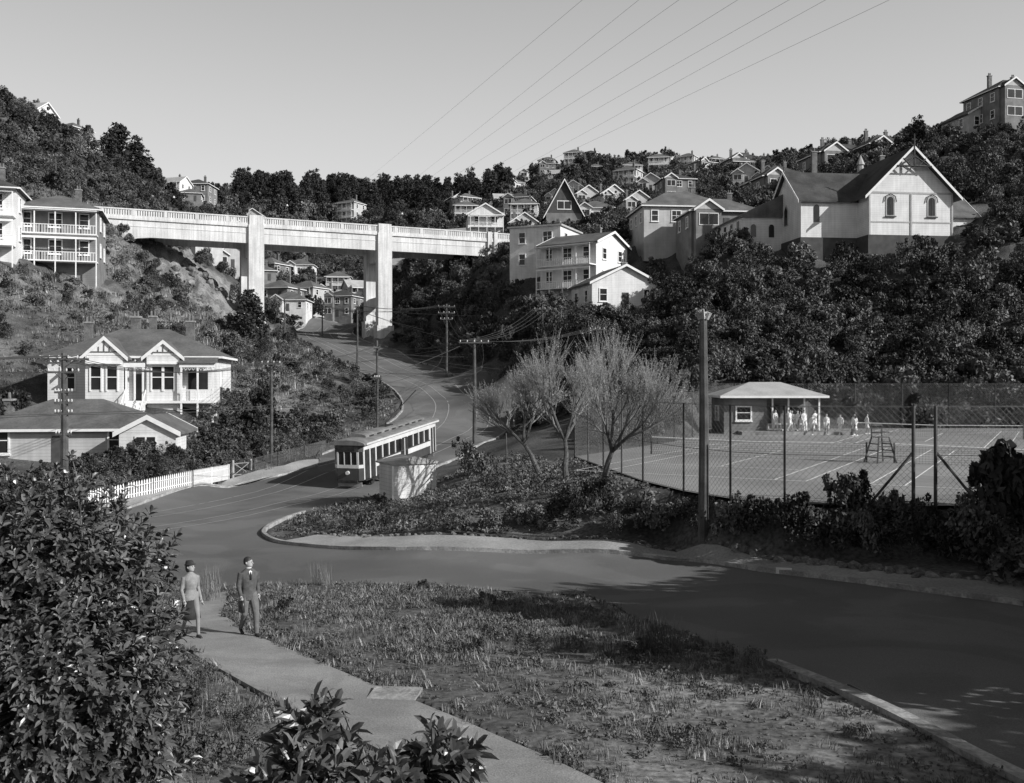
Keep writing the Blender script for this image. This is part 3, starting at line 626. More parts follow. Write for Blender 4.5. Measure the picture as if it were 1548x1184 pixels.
window(b,'f',W,Dp,-2.3,1.0,1.1,1.0); window(b,'l',W,Dp,0,1.0,1.1,1.0); b.box('bench',M['trim'],.2,3.6,-.3,0,.5,.56)
for x in (.3,3.5): b.box('bench_legs',M['trim'],x,x+.06,-.28,-.02,.12,.499)
b.finish('tennis_clubhouse',(21.2,83.5,ZC+.2),.0)
b=B(); b.box('walls',M['white'],-1.35,1.35,-1,1,-.4,1.95)
b.extr('roof',M['roofl'],[(-1.5,1.951),(1.5,1.951),(1.55,2.05),(0,2.4),(-1.55,2.05)],-1.12,1.12)
for x in (-1.36,-.05,1.26): b.box('battens',M['trim'],x,x+.1,-1.04,-1.003,-.3,1.94)
b.box('door',M['trim'],.3,1.0,-1.05,-1.004,0,1.8); b.box('door_gap',M['iron'],1.0,1.03,-1.045,-1.004,0,1.8)
p=gp(616,752); b.finish('utility_shed',(p[0],p[1],p[2]+.05),.5); excl+= [(p[0],p[1],2.2),(p[0]+.6,p[1]-1.8,1.6),(p[0]+2.2,p[1]-1.2,1.5)]
# ------------------------------------------------------------------ tram
def tram():
    b=B(); L=14.2; hw=1.17; cr,dk=M['tcream'],M['tdark']
    b.box('underframe',M['iron'],-1.0,1.0,.6,L-.6,.45,.8)
    ends=1.9
    for s in (-1,1):
        xo=s*hw; xi=s*(hw-.08)
        b.box('skirt_panel',dk,xi,xo,ends,L-ends,.62,1.22); b.box('side_panel',cr,xi,xo+s*.003,ends,L-ends,1.223,1.6)
        b.box('waist_rail',dk,xi,xo+s*.03,ends,L-ends,1.603,1.68)
        b.box('letterboard',cr,xi,xo,ends,L-ends,2.55,2.9)
        n=9
        for i in range(n+1):
            y=ends+(L-2*ends-.14)*i/n; b.box('window_pillars',cr,xi,xo,y,y+.14,1.683,2.547)
        b.box('window_glass',M['glass'],s*(hw-.075),s*(hw-.055),ends+.15,L-ends-.15,1.684,2.546)
        b.box('doorway',M['iron'],xo+s*.004,xo+s*.016,6.3,7.7,.7,2.5); b.box('door_post',cr,xo+s*.017,xo+s*.05,6.95,7.05,.72,2.5)
    for e in (0,1):
        y0=0 if e==0 else L; d=1 if e==0 else -1
        out=[(-hw,ends),(-1.0,.25),(-.75,.0),(.75,0),(1.0,.25),(hw,ends)]
        P=[(x,y0+d*y) for x,y in out]
        for i in range(5):
            p,q=P[i],P[i+1]
            def pan(part,m,z0,z1,o=0,t0=0,t1=1):
                pv=Vector(p).lerp(Vector(q),t0); qv=Vector(p).lerp(Vector(q),t1)
                t=(qv-pv).normalized(); n=Vector((t.y,-t.x))*d*(.04+o); n2=Vector((t.y,-t.x))*d*(-.03)
                vs=[(pv.x+n2.x,pv.y+n2.y,z0),(qv.x+n2.x,qv.y+n2.y,z0),(qv.x+n.x,qv.y+n.y,z0),(pv.x+n.x,pv.y+n.y,z0)]; vs+=[(a,b_,z1) for a,b_,_ in vs]
                b.add(part,m,vs,[(0,1,2,3),(4,7,6,5),(0,4,5,1),(1,5,6,2),(2,6,7,3),(3,7,4,0)])
            dr=i in (0,4)
            if dr:
                pan('platform_post',cr,.6,2.9,0,0,.07); pan('platform_post',cr,.6,2.9,0,.46,.54); pan('platform_post',cr,.6,2.9,0,.93,1); pan('doorway',M['iron'],.6,2.55,-.03,.07,.93); pan('letterboard',cr,2.551,2.9,-.003,.07,.93)
            else:
                pan('dash_panel',dk,.55,1.38); pan('dash_band',cr,1.381,1.6,.004); pan('end_glass',M['glass'],1.6,2.45,-.03,.05,.95)
                pan('end_pillars',cr,1.601,2.449,0,0,.07);pan('end_pillars',cr,1.601,2.449,0,.93,1); pan('end_letterboard',dk,2.45,2.9)
                if i==2: pan('end_pillars',cr,1.602,2.448,.002,.32,.36); pan('end_pillars',cr,1.602,2.448,.002,.64,.68)
        b.box('destination_box',M['iron'],-.55,.55,y0-d*.08,y0+d*.3,2.55,2.86)
        b.tube('headlamp',M['insul'],[(0,y0-d*.04,1.08),(0,y0-d*.16,1.08)],.13,12)
        b.box('bumper',M['iron'],-.7,.7,y0-d*.15,y0+d*.2,.42,.6)
        b.box('lifeguard',M['woodl'],-.85,.85,y0+d*.25,y0+d*.3,.12,.4)
    arc=[(-1.28,2.9)]+[(1.26*math.cos(q),2.95+.28*math.sin(q)) for q in np.linspace(math.pi,0,11)]+[(1.28,2.9)]
    b.extr('roof',M['troof'],arc,-.1,L+.1)
    arc2=[(-.62,3.15)]+[(.6*math.cos(q),3.3+.14*math.sin(q)) for q in np.linspace(math.pi,0,7)]+[(.62,3.15)]
    b.extr('clerestory',M['troof'],arc2,1.6,L-1.6)
    for s in (-1,1):
        b.box('gutter',cr,s*1.26,s*1.31,.2,L-.2,2.9,3.02)
        for i in range(8): b.box('clerestory_vents',M['iron'],s*.621,s*.64,2.2+i*1.3,2.9+i*1.3,3.2,3.29)
    b.tube('trolley_pole',M['iron'],[(0,L/2-.6,3.4),(0,L/2-.6,3.65),(0.1,L/2+5.2,5.5)],.045,6); b.box('trolley_base',M['iron'],-.3,.3,L/2-1.2,L/2,3.42,3.5)
    for yc in (2.9,L-2.9):
        b.box('bogie_frame',M['iron'],-.95,.95,yc-1.1,yc+1.1,.3,.5)
        for y in (yc-.75,yc+.75):
            for s in (-1,1): b.tube('wheels',M['iron'],[(s*.66,y,.35),(s*.8,y,.35)],.35,18)
            b.tube('axles',M['iron'],[(-.8,y,.35),(.8,y,.35)],.06,6)
    return b
t0=Vector((-10.75,65.3)); t1=Vector((-6.9,79.0)); za=h1(*t0); zb=h1(*t1)
o=tram().finish('tram',(t0.x,t0.y,za-.0),0); o.rotation_euler=(math.atan2(zb-za,(t1-t0).length),0,-math.atan2(t1.x-t0.x,t1.y-t0.y))
# ------------------------------------------------------------------ poles and wires
tops={}
def pole(key,u,vt,vb,d,arms=((0,1.1),),r=.14,name='power_pole',lamp=False,rot=0.,nins=4):
    x=(u-CX)*d/F; zt=CZ-(vt-HY)*d/F; zg=h1(x,d)-.5; b=B()
    b.tube('post',M['wood'],[(0,0,zg-zt),(0.03,0,(zg-zt)/2),(0,0,0)],[r,r*.9,r*.7],8)
    pts=[]
    for dz,hw in arms:
        z=-.35-dz; b.box('crossarm',M['wood'],-hw,hw,-.18,-.06,z-.06,z+.06)
        for sg in (-1,1): b.tube('braces',M['iron'],[(sg*hw*.5,-.14,z-.05),(0,-.14,z-.5)],.015,4)
        for k in range(nins):
            xx=-hw*.92+hw*1.84*k/(nins-1); b.tube('insulators',M['insul'],[(xx,-.12,z+.06),(xx,-.12,z+.14),(xx,-.12,z+.22)],[.03,.05,.03],6); pts.append(Vector((xx,-.12,z+.2)))
    o=b.finish(name,(x,d,zt),rot); mt=Matrix.Translation((x,d,zt))@Matrix.Rotation(rot,4,'Z'); tops[key]=[mt@p for p in pts]; excl.append((x,d,.8)); return o
pole('big',1063,478,842,36.7,arms=(),r=.2,name='telegraph_pole')
pb=sv(1066,478,36.7); b=B()
for i in range(7): q=i*.9; b.tube('cap',M['woodl'],[(math.cos(q)*.12,math.sin(q)*.12,-.1),(math.cos(q)*.28,math.sin(q)*.25,.12+.06*(i%3))],[.09,.05],5)
b.tube('cap',M['woodl'],[(0,0,-.05),(0,0,.15)],[.2,.14],8); b.finish('pole_cap',(pb.x-.07,pb.y,pb.z))
pole('L',97,534,738,57,arms=((0,1.4),(.75,.9),(1.9,.5),(2.5,.5),(3.1,.5),(4.3,.45)),r=.24,rot=.1,nins=6)
pole('a',410,543,705,72,arms=((0,.7),),r=.12)
pole('b',717,512,665,85,arms=((0,1.3),),r=.17,nins=5)
pole('c',675,460,545,128,arms=((0,1.1),(.8,1.1),(1.6,.8)),r=.16)
pole('d',570,515,640,95,arms=((.4,.3),(3.2,.25)),r=.13,name='tram_wire_pole')
pole('e',540,455,580,125,arms=((.4,.3),),r=.13,name='tram_wire_pole')
pole('f',430,450,512,150,arms=((.1,1),),r=.14); pole('g',487,460,515,172,arms=((.1,.9),),r=.13)
pole('h',820,462,515,118,arms=((.1,1),),r=.14); pole('i',903,492,550,104,arms=((.1,.8),),r=.12)
pole('j',84,232,305,168,arms=((.1,1),),r=.14); pole('k',765,655,705,62,arms=(),r=.05,name='fence_post')
pole('m',540,470,540,190,arms=((.1,.9),),r=.13)
def wires(name,L,r=.012,m='wire'):
    b=B()
    for p,q,sag in L:
        p=Vector(p);q=Vector(q); b.tube('wire',M[m],[p.lerp(q,float(t))-Vector((0,0,sag*4*t*(1-t))) for t in np.linspace(0,1,13)],r,4,False)
    return b.finish(name)
WL=[]
def link(k1,k2,sag,n=4):
    A_,B_=tops[k1],tops[k2]
    for i in range(min(n,len(A_),len(B_))): WL.append((A_[i],B_[i],sag))
link('L','a',.9,4);link('a','f',1.5);link('b','c',1.0,5);link('b','h',.8);link('c','g',1.0);link('g','m',.3);link('h','i',.5);link('a','d',.5,2);link('d','e',.4,3);link('d','b',.5,3);link('e','c',.5,3);link('i','b',.6,3)
WL+=[(tops['L'][i],(-60+i*.4,30,CZ+1.5),.8) for i in range(5)]
wires('power_lines',WL,.018)
SK=[(875,0,560,255),(960,0,600,280),(1020,0,600,292),(1108,0,612,300),(1185,0,640,300),(1240,0,735,270),(1335,0,700,292)]
wires('overhead_lines',[(sv(a+(a-c_)*.5,b_+(b_-d_)*.5,25),sv(c_-(a-c_)*.35,d_-(b_-d_)*.35,500),1.5) for a,b_,c_,d_ in SK],.006,'swire')
tw=[]
for o in (-1.8,2.6):
    L=offset(densify(trk,4),o); P=[Vector((p[0],p[1],h1(p[0],p[1])+5.6)) for p in L[6:]]
    tw+=[(P[i],P[i+1],0) for i in range(len(P)-1)]
for k,pts_ in (('a',[(-8,74),(-10,66),(-3,84)]),('d',[(-1,95),(-2,88),(-5,104)]),('e',[(-3,125),(-6,116),(-12,134)]),('b',[(-17,88),(-12,76),(-10,96),(-9,104)])):
    for x,y in pts_: tw.append((tops[k][0]-Vector((0,0,.5)),(x,y,h1(x,y)+6.0),.15))
wires('tram_overhead_wire',tw,.016)
# ------------------------------------------------------------------ foliage sources
def cloud(cent,rad,per,size,shell=.6,flat=.5):
    cent=np.asarray(cent,float); rad=np.asarray(rad,float).reshape(-1,1)
    c_=np.repeat(cent,per,0); r_=np.repeat(rad,per,0); n=len(c_)
    d=rng.normal(size=(n,3)); d/=np.linalg.norm(d,axis=1,keepdims=True)
    p=c_+d*r_*(shell+(1-shell)*rng.random((n,1)))
    nn=d*flat+rng.normal(size=(n,3))*.6; nn/=np.linalg.norm(nn,axis=1,keepdims=True)
    t=np.cross(nn,rng.normal(size=(n,3))); t/=np.linalg.norm(t,axis=1,keepdims=True); s=np.cross(nn,t)
    sz=size*(.6+.8*rng.random((n,1))); a=t*sz; b_=s*sz*.5
    V=np.stack([p-a,p+b_*1.0,p+a,p-b_],1).reshape(-1,3); return V,np.arange(n*4).reshape(-1,4)
def src(name,V,Q,m,extra=None):
    me=mesh_np(name,V,Q,m); 
    o=bpy.data.objects.new(name,me)
    if extra:
        ev,ef,em=extra; off=len(V); me2=bpy.data.meshes.new(name); me2.from_pydata(V.tolist()+[tuple(x) for x in ev],[],Q.tolist()+[tuple(i+off for i in f) for f in ef])
        me2.materials.append(m); me2.materials.append(em); mi=np.zeros(len(me2.polygons),np.int32); mi[len(Q):]=1; me2.polygons.foreach_set('material_index',mi); o.data=me2
    return o
def coll(name,objs):
    cc=bpy.data.collections.new(name)
    for o in objs: cc.objects.link(o)
    return cc
def bushsrc(i,m,leaf=.085,n=13,per=70,tall=1.0):
    ce=[];ra=[]
    for k in range(n):
        q=rng.random()*6.28; e=rng.random()**.7; rr=.62*math.cos(e*1.4)
        ce.append((rr*math.cos(q),rr*math.sin(q),(.25+.65*math.sin(e*1.5))*tall)); ra.append(.24+.2*rng.random())
    for k in range(7):
        q=rng.random()*6.28; rr=.35+.35*rng.random(); ce.append((rr*math.cos(q),rr*math.sin(q),(.85+.45*rng.random())*tall-.4*rr)); ra.append(.10+.08*rng.random())
    V,Q=cloud(ce,ra,per,leaf,.5); return src('bush_%d'%i,V,Q,m)
bushes=coll('bush_sources',[bushsrc(i,M['leafd'] if i%2 else M['leafm'],.05+.02*(i%3),tall=1+.3*(i%2)) for i in range(6)])
def treesrc(i,kind):
    b=B(); ce=[];ra=[]
    if kind=='pine':
        b.tube('t',M['bark'],[(0,0,-1),(0,0,8)],[.3,.08],6)
        for k in range(34):
            z=2.2+6.8*(k/34); w_=(1-(z-2)/8.2)*2.4+.3; q=k*2.4+rng.random(); rr=w_*(.35+.6*rng.random()); ce.append((rr*math.cos(q),rr*math.sin(q),z+.3*rng.normal())); ra.append((.8*rng.random()+.55)*1)
        V,Q=cloud(ce,ra,46,.3,.4)
        m=M['pine']
    else:
        b.tube('t',M['bark'],[(0,0,-1),(.1,0,1.6),(0,.2,3)],[.28,.2,.1],6)
        for k in range(6): q=k*1.05; b.tube('t',M['bark'],[(.1,0,1.5),(1.2*math.cos(q),1.2*math.sin(q),3.3)],[.12,.05],5)
        for k in range(34):
            q=rng.random()*6.28; e=rng.random(); rr=1.9*math.sqrt(rng.random()); ce.append((rr*math.cos(q),rr*math.sin(q),2.0+3.2*e*(1-.12*rr*rr))); ra.append(.35+.4*rng.random())
        V,Q=cloud(ce,ra,100,.13,.45); m=M['leafd']
    g=b.p['t']; return src('tree_%s_%d'%(kind,i),V,Q,m,(g[0],g[1],M['bark']))
pines=coll('pine_sources',[treesrc(i,'pine') for i in range(3)]); broad=coll('broad_sources',[treesrc(i,'broad') for i in range(3)])
def grasssrc(i,m,n=26,hh=.16,spread=.16,wd=.006):
    V=[];Q=[]
    for k in range(n):
        q=rng.random()*6.28; r=spread*math.sqrt(rng.random()); x=r*math.cos(q);y=r*math.sin(q); h=hh*(.5+.8*rng.random()); lq=rng.random()*6.28; l=h*.6*rng.random()
        a=(math.cos(lq+1.57)*wd,math.sin(lq+1.57)*wd); o=len(V)
        V+=[(x-a[0],y-a[1],0),(x+a[0],y+a[1],0),(x+a[0]*.8+math.cos(lq)*l*.4,y+a[1]*.8+math.sin(lq)*l*.4,h*.6),(x-a[0]*.8+math.cos(lq)*l*.4,y-a[1]*.8+math.sin(lq)*l*.4,h*.6),(x+math.cos(lq)*l,y+math.sin(lq)*l,h)]
        Q+=[(o,o+1,o+2,o+3),(o+3,o+2,o+4)]
    me=bpy.data.meshes.new('g'); me.from_pydata(V,[],Q); me.materials.append(m); return bpy.data.objects.new('grass_tuft_%d'%i,me)
def weedsrc(i):
    ce=[(rng.normal()*.07,rng.normal()*.07,.03+.03*rng.random()) for k in range(6)]; V,Q=cloud(ce,[.06]*6,9,.028,.3); return src('weed_%d'%i,V,Q,M['grass'])
grasses=coll('grass_sources',[grasssrc(0,M['grass'],26,.12),grasssrc(1,M['grass'],30,.085),grasssrc(2,M['dry'],22,.13),weedsrc(3),weedsrc(4)])
weeds=coll('weed_sources',[weedsrc(5),weedsrc(6),weedsrc(7)])
tall=coll('tallgrass_sources',[grasssrc(7,M['dry'],80,1.0,.3,.005),grasssrc(8,M['grass'],90,.8,.35,.006)])
def rocksrc(i):
    import bmesh
    bm=bmesh.new(); bmesh.ops.create_icosphere(bm,subdivisions=2,radius=1)
    for v in bm.verts: v.co*=1+.22*math.sin(v.co.x*3+i*2)*math.cos(v.co.y*4+i)+.1*rng.random(); v.co.z*=.75
    me=bpy.data.meshes.new('rock'); bm.to_mesh(me); bm.free(); me.materials.append(M['rock']); return bpy.data.objects.new('rock_%d'%i,me)
rocks=coll('rock_sources',[rocksrc(i) for i in range(3)])
def scatter(name,P,S,cc,rot=None,pick=None,lean=0.):
    P=np.asarray(P,float); n=len(P)
    if n==0: return
    S=np.asarray(S,float); S=np.repeat(S[:,None],3,1) if S.ndim==1 else S
    me=bpy.data.meshes.new(name); me.vertices.add(n); me.vertices.foreach_set('co',P.astype(np.float32).ravel())
    a=me.attributes.new('sc','FLOAT_VECTOR','POINT'); a.data.foreach_set('vector',S.astype(np.float32).ravel())
    Rv=np.zeros((n,3)); Rv[:,2]=rng.random(n)*6.28; Rv[:,:2]=rng.normal(size=(n,2))*lean
    if rot is not None: Rv[:,2]=rot
    a=me.attributes.new('rt','FLOAT_VECTOR','POINT'); a.data.foreach_set('vector',Rv.astype(np.float32).ravel())
    a=me.attributes.new('pk','INT','POINT'); a.data.foreach_set('value',(rng.integers(0,len(cc.objects),n) if pick is None else np.asarray(pick)).astype(np.int32))
    o=newobj(name,me); ng=bpy.data.node_groups.new(name,'GeometryNodeTree')
    ng.interface.new_socket(name='Geometry',in_out='INPUT',socket_type='NodeSocketGeometry'); ng.interface.new_socket(name='Geometry',in_out='OUTPUT',socket_type='NodeSocketGeometry')
    N=ng.nodes;L=ng.links; gi=N.new('NodeGroupInput');go=N.new('NodeGroupOutput'); ip=N.new('GeometryNodeInstanceOnPoints'); ci=N.new('GeometryNodeCollectionInfo')
    ci.inputs['Collection'].default_value=cc; ci.inputs['Separate Children'].default_value=True; ci.inputs['Reset Children'].default_value=True
    def na(nm,t):
        q=N.new('GeometryNodeInputNamedAttribute'); q.data_type=t; q.inputs['Name'].default_value=nm; return q.outputs['Attribute']
    L.new(gi.outputs[0],ip.inputs['Points']); L.new(ci.outputs[0],ip.inputs['Instance']); ip.inputs['Pick Instance'].default_value=True
    L.new(na('pk','INT'),ip.inputs['Instance Index']); L.new(na('rt','FLOAT_VECTOR'),ip.inputs['Rotation']); L.new(na('sc','FLOAT_VECTOR'),ip.inputs['Scale']); L.new(ip.outputs[0],go.inputs[0])
    md=o.modifiers.new('scatter','NODES'); md.node_group=ng; return o
def jit(x0,x1,y0,y1,sp):
    X,Y=np.meshgrid(np.arange(x0,x1,sp),np.arange(y0,y1,sp)); X=X.ravel()+rng.random(X.size)*sp; Y=Y.ravel()+rng.random(Y.size)*sp; return X,Y
for q in pier_xy: excl.append((q[0],q[1],3.0)); excl.append((q[0]+1.5,q[1]-4,3.0))
def clear(X,Y,pad=0,roadpad=1.0):
    k=np.ones(len(X),bool)
    for P in [roadP,pathP,paveI,paveL,courtP]+slips: k&=~inpoly(X,Y,P)
    k&=dpoly(X,Y,roadP)>roadpad; k&=dpoly(X,Y,courtP)>roadpad
    for x,y,r in excl: k&=np.hypot(X-x,Y-y)>r+pad
    return k
PX=[];PS=[]
for d0,d1,sp,s0,s1 in ((58,110,1.5,.9,1.8),(110,180,2.1,1.3,2.5),(180,300,3.2,1.7,3.2),(300,500,5.0,2.4,4.4)):
    X,Y=jit(-.62*d1-10,.62*d1+10,d0,d1,sp); k=np.abs(X)<.6*Y+14; X=X[k];Y=Y[k]
    k=clear(X,Y,0,1.6); cover=np.sin(X*.13+2*np.sin(Y*.05))*np.sin(Y*.11+X*.04)+.5*np.sin(X*.31)*np.sin(Y*.27); k&=(cover>-.75)|((X>0)&(Y<150))
    rr=rng.random(len(X)); k&=~((Y<96)&(X>-46)&(X<-12)&(rr>.16)); k&=~((X>-14)&(X<6)&(Y<88)); k&=~((Y<66)&(X<0)); 
    rg=(Y>=96)&(Y<176)&(X>-72)&(X<-4)&(X<-4-(Y-120)*.35); k&=~(rg&(rr>.36)); slope=np.where(rg,.65,1.0)
    X=X[k];Y=Y[k]; PX.append(np.column_stack([X,Y,H(X,Y)-.15])); PS.append((s0+(s1-s0)*rng.random(len(X))**1.6)*slope[k])
X,Y=jit(18,72,91.5,112,1.6); k=clear(X,Y,0,.7); X=X[k];Y=Y[k]; PX.append(np.column_stack([X,Y,H(X,Y)-.2])); PS.append(1.1+1.3*rng.random(len(X)))
PX=np.vstack(PX);PS=np.concatenate(PS); S3=np.column_stack([PS,PS,PS*(.75+.6*rng.random(len(PS)))]); scatter('hillside_bushes',PX,S3,bushes)
X,Y=jit(-130,190,100,300,9); k=clear(X,Y,1,4)&(np.abs(X)<.6*Y+10)&(rng.random(len(X))<.4)
k&=~((X>-72)&(X<0)&(Y<178)); k&=~((X>25)&(X<70)&(Y<120)); X=X[k];Y=Y[k]; scatter('hillside_trees',np.column_stack([X,Y,H(X,Y)-.3]),.6+.6*rng.random(len(X)),broad)
X,Y=jit(-170,-5,330,470,6.5); k=clear(X,Y,1,4)&(X/Y>-.28)&(rng.random(len(X))<.8); X=X[k];Y=Y[k]; scatter('pine_forest',np.column_stack([X,Y,H(X,Y)-.3]),.8+.6*rng.random(len(X)),pines)
X,Y=jit(-10,150,300,450,11); k=clear(X,Y,1,4)&(rng.random(len(X))<.42); X=X[k];Y=Y[k]; scatter('ridge_trees',np.column_stack([X,Y,H(X,Y)-.3]),.6+.5*rng.random(len(X)),broad)
X,Y=jit(-75,-22,96,166,.9); k=clear(X,Y,0,.6); X=X[k];Y=Y[k]; scatter('rough_bank_grass',np.column_stack([X,Y,H(X,Y)]),2.5+3*rng.random(len(X)),grasses)
X,Y=jit(-75,-30,120,175,1.1); k=inpoly(X,Y,slips[0])&(rng.random(len(X))<.5); X=X[k];Y=Y[k]; scatter('slip_rocks',np.column_stack([X,Y,H(X,Y)+.2]),.2+.7*rng.random(len(X))**2,rocks,lean=.5)
def tree(name,cc,i,u,v,d,s,z=None):
    o=list(cc.objects)[i]; n=bpy.data.objects.new(name,o.data); SC.collection.objects.link(n); x=(u-CX)*d/F; n.location=(x,d,h1(x,d)-.2); n.scale=(s[0],s[0],s[1]); n.rotation_euler=(0,0,rng.random()*6)
for u,d,s in ((180,222,(1.5,1.25)),(205,225,(1.5,1.2)),(165,215,(1.2,.9)),(222,230,(1.2,.9)),(525,330,(1.2,1.3)),(445,330,(1.2,1.1)),(330,280,(1.1,1.0)),(1387,188,(.75,.75)),(375,132,(.9,.75)),(385,128,(.8,.7))): tree('pine_tree',pines,random.randrange(3),u,0,d,s)
# trees beyond the right edge of the view: their shadows cross the road and verge
for x,y,s in ((15.5,18.5,(1.8,1.9)),(19,19,(2.0,1.9)),(23,18,(2.1,2.0)),(27,18,(2.1,2.1)),(31,20,(2.2,2.1)),(20.5,15,(1.9,1.8)),(25,14.5,(2.0,1.9)),(17.8,21.5,(1.7,1.7)),(20.5,23,(1.8,1.8)),(23.5,23.5,(2,1.9)),(27.5,23,(2,2)),(17,15.5,(1.7,1.6)),(14.5,15.8,(1.5,1.6)),
              (20,4.5,(1.7,1.8)),(25,6,(2,2)),(17,7,(1.5,1.5)),(16,3.5,(1.5,1.6)),(33,26,(2,2)),(24.5,20.5,(2,2.2)),(29,14,(2.1,2.2)),(22,20,(1.8,2.2)),(28,26,(2,2.2))):
    o=list(broad.objects)[random.randrange(3)]; n=bpy.data.objects.new('broadleaf_tree',o.data); SC.collection.objects.link(n); n.location=(x,y,h1(x,y)-.2); n.scale=(s[0],s[0],s[1]); n.rotation_euler=(0,0,x)
Pt=[];Ss=[]
for u,v,s in ((470,800,.6),(500,803,.7),(530,806,.6),(560,800,.8),(590,806,.8),(575,775,.9),(660,806,.9),(690,800,1.1),(740,800,.9),(780,795,1.0),(700,722,1.4),(720,722,1.3),(735,715,1.2),(810,800,1.0),
  (850,790,1.2),(870,775,1.7),(905,785,1.3),(880,800,1.0),(930,810,.9),(960,800,1.0),(985,808,1.2),(1010,805,1.2),(1040,800,1.2),(1100,820,1.2),(1125,815,1.3),(1150,812,1.2),(1200,825,1.3),(1215,830,1.4),(1240,835,1.5),(1270,835,1.3),(1300,838,1.4),(1330,840,1.4),(1360,845,1.3),(1395,845,1.3),(1420,850,1.4),(1345,810,1.5),(1275,800,1.5),(1290,790,1.2),
  (1480,860,1.9),(1500,850,2.2),(1520,855,2.5),(1545,850,2.6),(1570,850,2.7),(1450,850,1.3),(1600,860,2.6),(1530,880,1.6),(1548,890,1.6),(745,745,.9),(1060,800,1.0),(560,790,.7)):
    p=gp(u,v); Pt.append((p[0],p[1],p[2]-.1)); Ss.append(s*.85)
Ss=np.array(Ss); scatter('garden_shrubs',Pt,np.column_stack([Ss*.85,Ss*.85,Ss*(.85+.45*rng.random(len(Ss)))]),bushes)
X,Y=jit(-12,12,38,66,.4); kI=inpoly(X,Y,islP)&clear(X,Y,0,.4)&(rng.random(len(X))<.55); X=X[kI];Y=Y[kI]
scatter('rockery_plants',np.column_stack([X,Y,H(X,Y)]),1.0+2.0*rng.random(len(X)),weeds)
k=rng.random(len(X))<.5; scatter('rockery_stones',np.column_stack([X[k],Y[k],H(X[k],Y[k])]),.05+.11*rng.random(k.sum()),rocks)
L=densify([(*p,0) for p in pvI_in[::-1]],14)
RP=[];RS=[]
for p in L: 
    for k in range(2):
        RP.append((p[0]+rng.normal()*.12,p[1]+.25+rng.normal()*.14,h1(p[0],p[1])+.08)); RS.append((.04+.07*rng.random()) if p[0]<8 else (.10+.14*rng.random()))
RS=np.array(RS); scatter('rock_edging',RP,np.column_stack([RS*(1+.6*rng.random(len(RP))),RS,RS*(.7+.6*rng.random(len(RP)))]),rocks,lean=.4)
hl=G([(20,782),(130,758),(240,737),(345,718),(420,698),(500,678)]); L=densify([(p[0],p[1],0) for p in hl],14); HP=[];HS=[]
for p in L:
    for dy,s in ((1.6,1.0),(3.0,1.2),(4.8,1.3)):
        x=p[0]-.4*dy+rng.normal()*.2; y=p[1]+dy+rng.normal()*.2; HP.append((x,y,h1(x,y)-.2)); HS.append(s*(.8+.5*rng.random()))
scatter('garden_hedge',HP,np.array(HS)*.7,bushes)
HP=[];HS=[]
for u,v,s in ((325,640,1.5),(345,620,1.3),(365,640,1.6),(385,650,1.6),(400,640,1.6),(430,655,1.5),(450,650,1.3),(300,655,1.1),(365,610,1.2),(375,590,1.6),(460,625,1.1),(500,660,1.3),(480,665,1.3),(20,640,1.8),(5,660,1.8),(290,695,1.3),(320,690,1.5),(180,705,1.1),(215,705,1.1),(365,540,2),(395,545,1.8),(350,530,1.8),(480,575,1.0),(500,590,1.1),(520,600,1.1),(545,615,1.2),(560,625,1.2),(490,560,1.0),(470,545,1.1),(455,530,1.2),(440,525,1.3)):
    p=gp(u,v,60); HP.append((p[0],p[1],p[2]-.1)); HS.append(s)
scatter('villa_garden_shrubs',HP,HS,bushes)
X,Y=jit(-46,-10,58,112,.8); k=clear(X,Y,0,.6); X=X[k];Y=Y[k]; scatter('lawn_grass',np.column_stack([X,Y,H(X,Y)]),1.5+1.8*rng.random(len(X)),grasses)
X,Y=jit(-14,9,9,34,.10); k=clear(X,Y,0,.10)&(np.abs(X)<.58*Y+1); X=X[k];Y=Y[k]
dn=np.sin(X*.9+np.sin(Y*1.3)*1.5)*np.sin(Y*.8+X*.3)+.5*np.sin(X*2.1+Y*1.4); gv=np.clip((Y-17)/5,0,1)*np.clip(1-(X-3)/6,0.3,1)
k=rng.random(len(X))<np.clip(.45+.40*dn,.08,1)*(.35+.65*gv); X=X[k];Y=Y[k]; scatter('grass',np.column_stack([X,Y,H(X,Y)-.005]),.5+.9*rng.random(len(X))**2,grasses,lean=.2)
X,Y=jit(-3,9,9,24,.12); k=clear(X,Y,0,.1); X=X[k];Y=Y[k]; k=rng.random(len(X))<.6; X=X[k];Y=Y[k]; scatter('gravel',np.column_stack([X,Y,H(X,Y)]),.006+.024*rng.random(len(X))**2,rocks)
TP=[];TS=[]
for u,v,s in ((480,885,.75),(495,886,.6),(320,905,.9),(310,910,.8),(735,925,.5),(800,925,.5),(740,990,.45),(985,985,.9),(1000,990,.85),(965,985,.7),(1020,985,.7),(840,985,.3),(430,925,.45),(535,965,.4),(1120,1010,.4),(1080,985,.4),(500,905,.3),(640,910,.3),(350,1110,.5),(300,1100,.55),(370,1150,.45),(290,1150,.5),(250,1060,.5),(320,1060,.4)):
    p=gp(u,v); TP.append(p); TS.append(s)
scatter('tall_grass',TP,TS,tall)
SP=[];SS=[]
for u,v,s in ((500,975,.3),(740,985,.35),(820,990,.25),(1000,995,.3),(960,1000,.3),(1140,1010,.35),(430,930,.3),(735,920,.35),(640,895,.25),(1100,1000,.3),(790,985,.25),(270,1040,.4),(300,1060,.35),(250,1010,.45),(330,1090,.35),(360,1130,.35),(290,1130,.4),(380,1165,.35),(310,1165,.4),(270,1100,.4)):
    p=gp(u,v); SP.append(p); SS.append(s)
scatter('low_shrubs',SP,SS,bushes)
